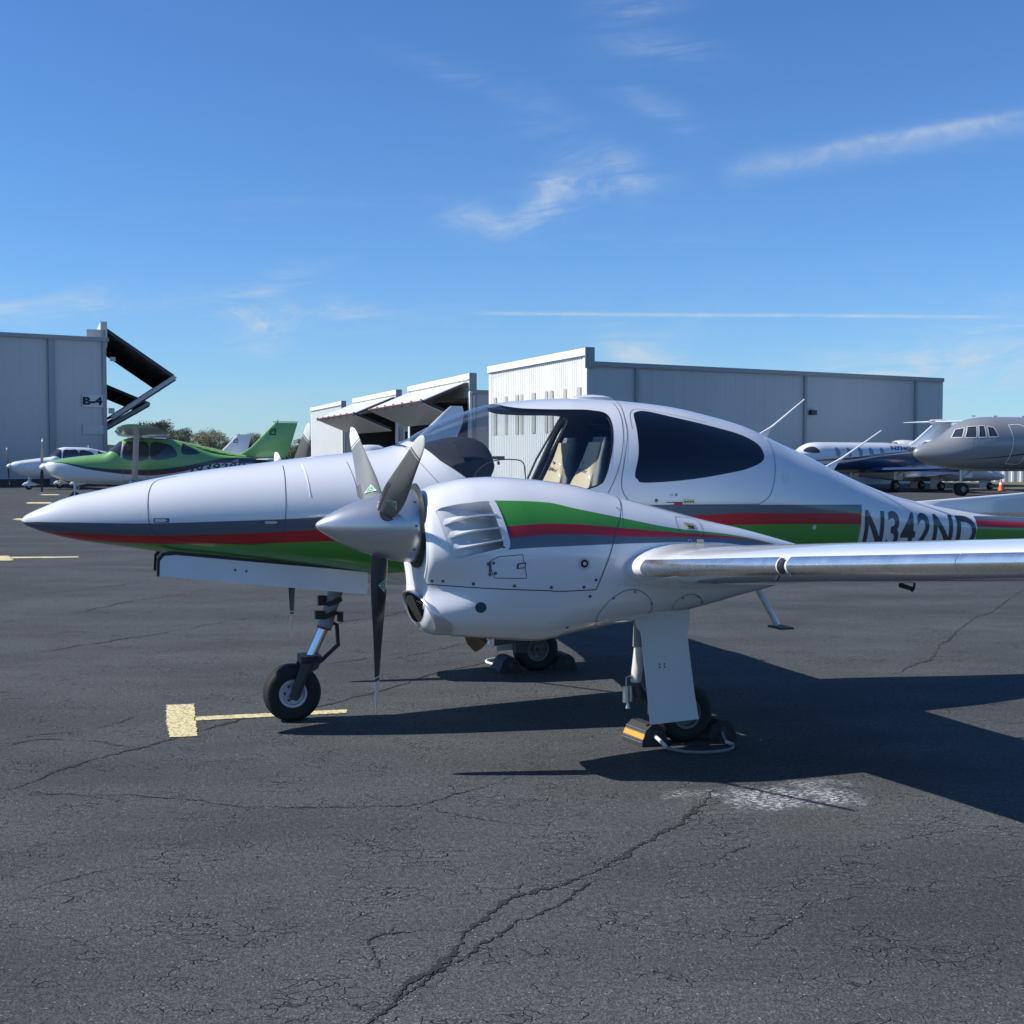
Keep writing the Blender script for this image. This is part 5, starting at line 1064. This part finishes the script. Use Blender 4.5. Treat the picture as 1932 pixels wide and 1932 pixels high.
# ------------------------------------------------------------------ jets on the right
JGREY=mat('jet_silver_grey',(.25,.26,.265),.32,.15,.6,.05,.8); JWHITE=mat('jet_white',(.76,.78,.80),.28,0,.7,.03,.8); JNAVY=mat('jet_navy',(.02,.05,.14),.3,0,.6); JMAR=mat('jet_maroon',(.14,.012,.05),.35,0,.5)
def jetwheel(T,x,y,r,zt,twin=True,nm='wheel'):
    g=obj('landing_gear',None,T)
    for d in ((-.13,.13) if twin else (0,)):
        w=MB(); w.lathe([(-.07,r*.45),(-.08,r*.8),(-.05,r*.97),(.05,r*.97),(.08,r*.8),(.07,r*.45)],(x,y+d,r),'y',24); wo=w.build('wheel',RUBBER,g)
        MB().lathe([(-.072,r*.5),(-.05,r*.42),(-.06,.02),(.06,.02),(.05,r*.42),(.072,r*.5)],(x,y+d,r),'y',16).build('rim',GREY,wo)
    l=MB(); l.tube([(x,y,zt),(x,y,r)],[.075,.05],10); l.tube([(x+.7,y,zt+.02),(x+.05,y,r+.45)],.035,8); l.tube([(x-.02,y-.18,r),(x-.02,y+.18,r)],.04,8); l.build('gear_leg',STEEL,g)
    d=MB(); d.box((x+.28,y,zt-.22),(.5,.03,.5)); d.build('gear_door',JWHITE,g,False)
def jet(label,nose,rz,B,L,loops,mats,group,sc=1.0):
    T=thing('business_jet',label,'jet',(*nose,0),rz,group,sc)
    V,Tt,tags=cdt(B,[0.003,.02,.05,.1,.2,.35]+linsp(.5,L-.02,60),linsp(-PI/2,3*PI/2,41),loops)
    return T,V,Tt,tags
GJ='business jets parked beside the big grey hangar'
G1=Body(top=[(0,1.74),(.02,1.80),(.1,1.90),(.35,2.04),(.7,2.17),(1.1,2.32),(1.45,2.52),(1.8,2.78),(2.15,2.98),(2.6,3.11),(3.3,3.18),(10,3.18),(13,2.95),(15.5,2.7)],bot=[(0,1.73),(.02,1.66),(.1,1.55),(.5,1.34),(1.2,1.16),(2.2,1.03),(3.3,.98),(9,.98),(12,1.3),(15.5,2.3)],mid=[(0,1.735),(1,1.75),(2.5,2.0),(15.5,2.4)],wid=[(0,.005),(.02,.07),(.1,.17),(.5,.42),(1.2,.70),(2.2,.95),(3.3,1.06),(9,1.06),(12,.8),(15.5,.12)],nu=2.15,nl=2.2)
wn=[[(1.36,2.33),(1.70,2.33),(1.93,2.72),(1.68,2.66)],[(1.78,2.32),(2.22,2.32),(2.36,2.79),(2.03,2.76)],[(2.30,2.33),(2.62,2.34),(2.66,2.80),(2.44,2.80)],[(2.72,2.35),(3.14,2.36),(3.02,2.72),(2.76,2.79)]]
lp=[]
for mir in (False,True):
    st=pchip([(1.6,1.44),(3,1.52),(5,1.70),(8,1.95),(15,2.2)]); st2=pchip([(1.6,1.445),(3,1.56),(5,1.78),(8,2.06),(15,2.4)])
    lp.append((1,side_loop(G1,band(st2,st,1.7,14,60),mir,.2)))
    for w in wn: lp.append((4,side_loop(G1,w,mir,.06)))
T1,V,Tt,tg=jet('large grey jet with framed cockpit windows and an outlined cabin door','' or (15.95,50.6),R(14),G1,15.5,lp,None,GJ)
fu=surf_obj('fuselage',G1,V,Tt,tg,{0:0,1:1},[JGREY,JNAVY],T1); surf_obj('cockpit_window',G1,V,Tt,tg,{4:0},[CGLASS],fu,off=-.015)
m_=MB()
for fl in (1,-1):
    for w in wn: ribbon(m_,G1,w+[w[0]],.045,.006,fl,step=.05)
m_.build('window_frame',mat('frame_pale_metal',(.62,.62,.60),.35,.3),fu,False,fix=False)
m_=MB(); dr=catmull([(3.72,1.30),(3.60,1.33),(3.72,1.75),(3.78,2.3),(3.72,2.78),(3.80,2.84),(4.25,2.84),(4.42,2.70),(4.48,2.3),(4.38,1.75),(4.22,1.30)],3,True); ribbon(m_,G1,dr+[dr[0]],.035,.006,step=.05); m_.build('cabin_door_outline',TIPWHITE,fu,False,fix=False)
slab('wing',[((7.2,-7.0,1.55),1.3,.1,'y'),((5.8,-1.0,1.2),3.0,.11,'y'),((5.8,1.0,1.2),3.0,.11,'y'),((7.2,7.0,1.55),1.3,.1,'y')],JGREY,T1); slab('fin',[((12.2,0,2.8),3.2,.09,'z'),((14.0,0,5.0),1.9,.09,'z')],JGREY,T1)
for s in (-1,1): MB().lathe([(0,.36),(.1,.42),(1,.46),(2.6,.38),(3.0,.28),(2.9,.1)],(10.2,s*1.5,2.75),'x',20).build('engine_pod',JGREY,T1)
jetwheel(T1,2.15,0,.27,1.2); jetwheel(T1,8.0,-1.6,.36,1.25); jetwheel(T1,8.0,1.6,.36,1.25)
a=MB(); [a.box((x,-.1,3.20),(.18,.02,.05)) for x in (2.6,3.6,4.9)]; a.build('roof_aerial',JWHITE,T1,False)
# white and navy jet N774GW
G2=Body(top=[(0,1.62),(.03,1.68),(.2,1.78),(.6,1.88),(.95,2.05),(1.3,2.16),(1.8,2.2),(6,2.2),(8.5,2.1),(11,1.95)],bot=[(0,1.60),(.03,1.54),(.2,1.40),(.7,1.14),(1.6,.92),(3,.86),(6.5,.88),(9,1.2),(11,1.75)],mid=[(0,1.61),(2,1.55),(11,1.85)],wid=[(0,.004),(.03,.06),(.2,.18),(.7,.40),(1.6,.62),(3,.68),(6.5,.66),(9,.4),(11,.06)],nu=2.1,nl=2.1)
lp=[]
for mir in (False,True):
    c1=pchip([(.9,1.42),(3,1.52),(6,1.74),(9,1.86),(10.8,1.88)]); c2=pchip([(.9,1.38),(3,1.44),(6,1.68),(9,1.84),(10.8,1.86)])
    lp.append((3,[(x,(PI-t) if mir else t) for x,t in ([(x,max(-1.5,G2.th(x,c2(x)-.04-.18*max(0,1-x/5)))) for x in linsp(.9,10.8,40)]+[(10.8,-1.52),(.9,-1.52)])][::(-1 if mir else 1)])); lp.append((2,side_loop(G2,band(c1,c2,.9,10.8,40),mir,.2)))
    for x in (2.4,3.15,3.9,4.65,5.4): lp.append((4,side_loop(G2,[(x+.15*math.cos(t),1.76+.21*math.sin(t)) for t in linsp(0,2*PI,15)[:-1]],mir,.1)))
    lp.append((5,side_loop(G2,catmull([(.62,1.78),(1.25,1.72),(1.32,1.86),(1.15,2.0),(.85,1.95)],3,True),mir,.06)))
dx,dy=20.6-11.7,60.4-53.8
T2,V,Tt,tg=jet('white jet with a navy belly and N774GW near its tail',(11.7,53.8),math.atan2(dy,dx),G2,11,lp,None,GJ)
fu=surf_obj('fuselage',G2,V,Tt,tg,{0:0,2:1,3:2},[JWHITE,JMAR,JNAVY],T2); surf_obj('window',G2,V,Tt,tg,{4:0},[mat('shaded_window',(.30,.33,.36),.2)],fu,off=-.008); surf_obj('cockpit_window',G2,V,Tt,tg,{5:0},[CGLASS],fu,off=-.01)
slab('wing',[((6.3,-5.4,1.12),.8,.1,'y'),((4.6,-.6,.98),2.3,.11,'y'),((4.6,.6,.98),2.3,.11,'y'),((6.3,5.4,1.12),.8,.1,'y')],JNAVY,T2)
slab('fin',[((7.6,0,1.9),2.8,.06,'z'),((8.6,0,2.3),2.1,.09,'z'),((10.1,0,3.15),1.4,.1,'z')],JWHITE,T2); slab('tailplane',[((10.6,-2.1,3.2),.6,.09,'y'),((10.0,0,3.2),1.2,.1,'y'),((10.6,2.1,3.2),.6,.09,'y')],JWHITE,T2)
MB().lathe([(0,.02),(.15,.09),(.9,.13),(1.6,.07),(1.8,.01)],(9.7,0,3.2),'x',14).build('tail_bullet',JWHITE,T2)
for s in (-1,1):
    e=MB(); e.lathe([(.06,.24),(0,.28),(.08,.33),(.6,.37),(1.6,.33),(2.3,.24),(2.2,.1)],(8.3,s*.85,1.98),'x',22); eo=e.build('engine_pod',JWHITE,T2); MB().lathe([(.10,.26),(.3,.2),(.32,.01)],(8.3,s*.85,1.98),'x',18).build('intake',BLACK,eo); MB().box((9.2,s*.5,1.98),(1.2,.5,.12)).build('pylon',JWHITE,T2,False)
tx=MB(); add_text(tx,'N774GW',lambda s,t:(lambda x,z:(x,-(Vector(G2.P(x,G2.th(x,z))).y*-1)-.02,z))(6.1+2.0*s+.05*t,1.86+.20*t-.05*s),.03); tx.build('registration_lettering',LETTER,T2,False,fix=False)
jetwheel(T2,1.4,0,.2,1.0,False); jetwheel(T2,5.6,-1.2,.28,1.0,False); jetwheel(T2,5.6,1.2,.28,1.0,False)
# small low jet facing right
G3=Body(top=[(0,.62),(.03,.68),(.3,.80),(.9,.98),(1.5,1.22),(2.2,1.32),(5,1.30),(7,1.2),(9,1.05)],bot=[(0,.60),(.03,.54),(.3,.46),(1.2,.40),(5,.42),(7,.6),(9,.98)],mid=[(0,.61),(2,.8),(9,1.0)],wid=[(0,.004),(.03,.06),(.3,.2),(.9,.36),(2,.48),(5,.48),(7,.3),(9,.04)],nu=2.1,nl=2.1)
lp=[]
for mir in (False,True):
    lp.append((1,side_loop(G3,band(lambda x:.92+.012*x,lambda x:.82+.012*x,2.4,8.6,40),mir,.2)))
T3,V,Tt,tg=jet('small low white jet with a blue stripe, its nose by the traffic cone',(23.35,60.3),PI+R(8),G3,9,lp,None,GJ)
fu=surf_obj('fuselage',G3,V,Tt,tg,{0:0,1:1},[JWHITE,CBLUE],T3)
slab('wing',[((4.6,-5.2,.82),.8,.1,'y'),((3.2,-.4,.58),1.9,.11,'y'),((3.2,.4,.58),1.9,.11,'y'),((4.6,5.2,.82),.8,.1,'y')],JWHITE,T3); slab('fin',[((6.9,0,1.1),2.0,.09,'z'),((8.0,0,1.9),1.0,.09,'z')],JWHITE,T3)
for s in (-1,1): MB().lathe([(0,.2),(.1,.25),(.8,.27),(1.7,.18)],(5.4,s*.75,1.12),'x',18).build('engine_pod',JWHITE,T3)
jetwheel(T3,.75,0,.17,.55,False); jetwheel(T3,3.7,-1.0,.2,.55,False); jetwheel(T3,3.7,1.0,.2,.55,False)
# traffic cone
cn=thing('traffic_cone','orange traffic cone with a white collar by the small jet nose','cone',(22.15,57.6,0))
MB().lathe([(.03,.15),(.12,.128),(.24,.098),(.34,.075),(.45,.048),(.55,.028),(.56,.001)],(0,0,0),'z',20).build('cone_body',mat('cone_orange',(.75,.12,.02),.5),cn)
MB().lathe([(.30,.0875),(.40,.0635)],(0,0,0),'z',20).build('white_collar',TIPWHITE,cn); MB().box((0,0,.016),(.36,.36,.032)).build('cone_base',BLACK,cn,False)
# ------------------------------------------------------------------ trees
def leafmat(name,c): return mat(name,c,.8,0,0,.35,.6)
BARK=mat('bark_grey',(.10,.085,.07),.9,0,0,.3,3)
def tree(label,x,y,h,w,seed,col):
    rr=random.Random(seed); T=thing('tree',label,'tree',(x,y,0),rr.uniform(0,6),'trees beyond the parked airplanes')
    tr=MB(); tr.tube([(0,0,0),(.1,0,h*.25),(.0,.1,h*.5)],[h*.035,h*.028,h*.018],8); tips=[]
    for i in range(13):
        a=rr.uniform(0,2*PI); r=w*rr.uniform(.3,.95); z=h*rr.uniform(.5,.97); q=(r*math.cos(a),r*math.sin(a),z*(1-.18*(r/w)**2)); s0=h*rr.uniform(.2,.48)
        tr.tube([(0.05,0,s0),(q[0]*.5,q[1]*.5,(s0+q[2])/2+h*.05),q],[h*.014,h*.009,h*.003],5); tips.append(q)
        for j in range(3):
            e=(q[0]+rr.gauss(0,w*.2),q[1]+rr.gauss(0,w*.2),q[2]+rr.uniform(-.05,.12)*h); tr.tube([(q[0]*.75,q[1]*.75,q[2]*.92),e],[h*.006,h*.002],4); tips.append(e)
    tr.build('trunk',BARK,T)
    lf=MB(); vs=[];fs=[]
    for q in tips:
        cr=w*rr.uniform(.14,.30)
        for _ in range(int(210)):
            d=Vector((rr.gauss(0,1),rr.gauss(0,1),rr.gauss(0,.75))).normalized()*cr*rr.random()**.45; c=Vector(q)+d; s=h*rr.uniform(.010,.021)
            u=Vector((rr.gauss(0,1),rr.gauss(0,1),rr.gauss(0,1))).normalized(); v=u.orthogonal().normalized(); b=len(vs)
            vs+= [tuple(c+u*s),tuple(c+v*s*.6),tuple(c-u*s),tuple(c-v*s*.6)]; fs.append((b,b+1,b+2,b+3))
    lf.add(vs,fs); lf.build('crown',col,T,False,fix=False)
LC=[leafmat('leaf_olive',(.15,.155,.10)),leafmat('leaf_grey_green',(.17,.17,.125)),leafmat('leaf_deep',(.10,.115,.065))]
def tp(px,Y): return ((px-966)/2400*Y,Y)
for i,(px,Y,h,w,lb) in enumerate([(285,150,5.4,3.3,'sparse grey-green tree above the green wing, leftmost of the treeline'),(318,156,5.2,3.0,'bare-branched tree behind the blue-topped tail'),(365,150,4.4,2.9,'broad olive tree between the two white tails'),(405,158,4.8,3.2,'rounded olive tree just left of the white plain tail'),(478,150,3.9,2.4,'small tree between the white and green tails'),(560,165,3.9,2.3,'dark small tree behind the far propeller blades'),(592,172,3.2,2.2,'low dark tree beside the farthest white hangar'),(255,165,3.6,2.6,'low tree at the edge of the left hangar door')]):
    X,Y=tp(px,Y); tree(lb,X,Y,h,w,i+11,LC[i%3])
hd=MB(); rr=random.Random(5); vs=[];fs=[]
for _ in range(16000):
    x=rr.uniform(-130,-30); y=185+rr.gauss(0,2.0); z=rr.random()**1.3*(2.0+.7*math.sin(x*.31)+.5*math.sin(x*.83)); s=rr.uniform(.10,.22); u=Vector((rr.gauss(0,1),rr.gauss(0,1),rr.gauss(0,1))).normalized(); v=u.orthogonal(); c=Vector((x,y,z)); b=len(vs)
    vs+= [tuple(c+u*s),tuple(c+v*s),tuple(c-u*s),tuple(c-v*s)]; fs.append((b,b+1,b+2,b+3))
hd.add(vs,fs); hg=hd.build('far_hedge',LC[2],None,False,fix=False); hg['kind']='stuff'; hg['label']='distant line of low scrub beyond the ramp'; hg['category']='scrub'
# ------------------------------------------------------------------ joined small pieces become parts of their own
STUFF={'seat_lettering','cowl_screws','spinner_screws','door_screws','wheel_bolts'}
SIDES={'registration_lettering':'registration_lettering','panel_seams':'panel_seam','nose_door_edge':'nose_door_edge','windscreen_frame':'windscreen_frame'}
LOOSE={'latch':'latch','cowl_seams':'cowl_seam','cowl_fitting':'cowl_fitting','window_frame':'window_frame','placard':'placard','panel_seam':'panel_seam','leading_edge_joint':'leading_edge_joint','hose_clamp':'hose_clamp','flood_light':'flood_light','roof_aerial':'roof_aerial','inner_lining':'inner_lining','fascia':'fascia','door_frame':'door_frame','brake_fitting':'brake_fitting','gill_frame':'gill_frame','tail_emblem':'tail_emblem','stall_strip_clip':'stall_strip_clip','inlet_vane':'inlet_vane','rope_hole':'rope_hole','cabin_door_outline':'cabin_door_outline','roll_bar':'roll_bar','pitot_probe':'pitot_probe','vent_window_frame':'vent_window_frame','chock_ribs':'chock_rib','cabin_window':'cabin_window','window':'window','cockpit_window':'cockpit_window','rear_cabin_window':'rear_cabin_window','wheel_fork':'wheel_fork','blade_emblem':'blade_emblem','door_truss':'door_truss'}
def islands(me,near=0.0):
    n=len(me.vertices); p=list(range(n))
    def f(i):
        while p[i]!=i: p[i]=p[p[i]]; i=p[i]
        return i
    for e in me.edges:
        a,b=f(e.vertices[0]),f(e.vertices[1])
        if a!=b: p[a]=b
    key={}
    for v in me.vertices:                     # coincident points belong together
        k=(round(v.co.x,4),round(v.co.y,4),round(v.co.z,4))
        if k in key:
            a,b=f(key[k]),f(v.index)
            if a!=b: p[a]=b
        else: key[k]=v.index
    return [f(i) for i in range(n)]
def cut(o,name,lab):
    ids=sorted(set(lab))
    if len(ids)<2: o.name=name; return
    src=o.data
    for k,i in enumerate(ids):
        me=src.copy(); bm=bmesh.new(); bm.from_mesh(me); bm.verts.ensure_lookup_table()
        bmesh.ops.delete(bm,geom=[v for v in bm.verts if lab[v.index]!=i],context='VERTS'); bm.to_mesh(me); bm.free()
        q=o.copy(); q.data=me; q.name=name; COL.objects.link(q)
    bpy.data.objects.remove(o)
for o in list(bpy.data.objects):
    if o.type!='MESH' or not o.parent: continue
    b=o.name.split('.')[0]
    if b in STUFF: o['kind']='stuff'
    elif b in SIDES: cut(o,SIDES[b],[1 if v.co.y>0 else 0 for v in o.data.vertices] if any(v.co.y>.05 for v in o.data.vertices) else [0]*len(o.data.vertices))
for o in list(bpy.data.objects):
    if o.type!='MESH' or not o.parent or o.children: continue
    b=o.name.split('.')[0]
    if b in LOOSE and len(o.data.vertices)<20000: cut(o,LOOSE[b],islands(o.data))
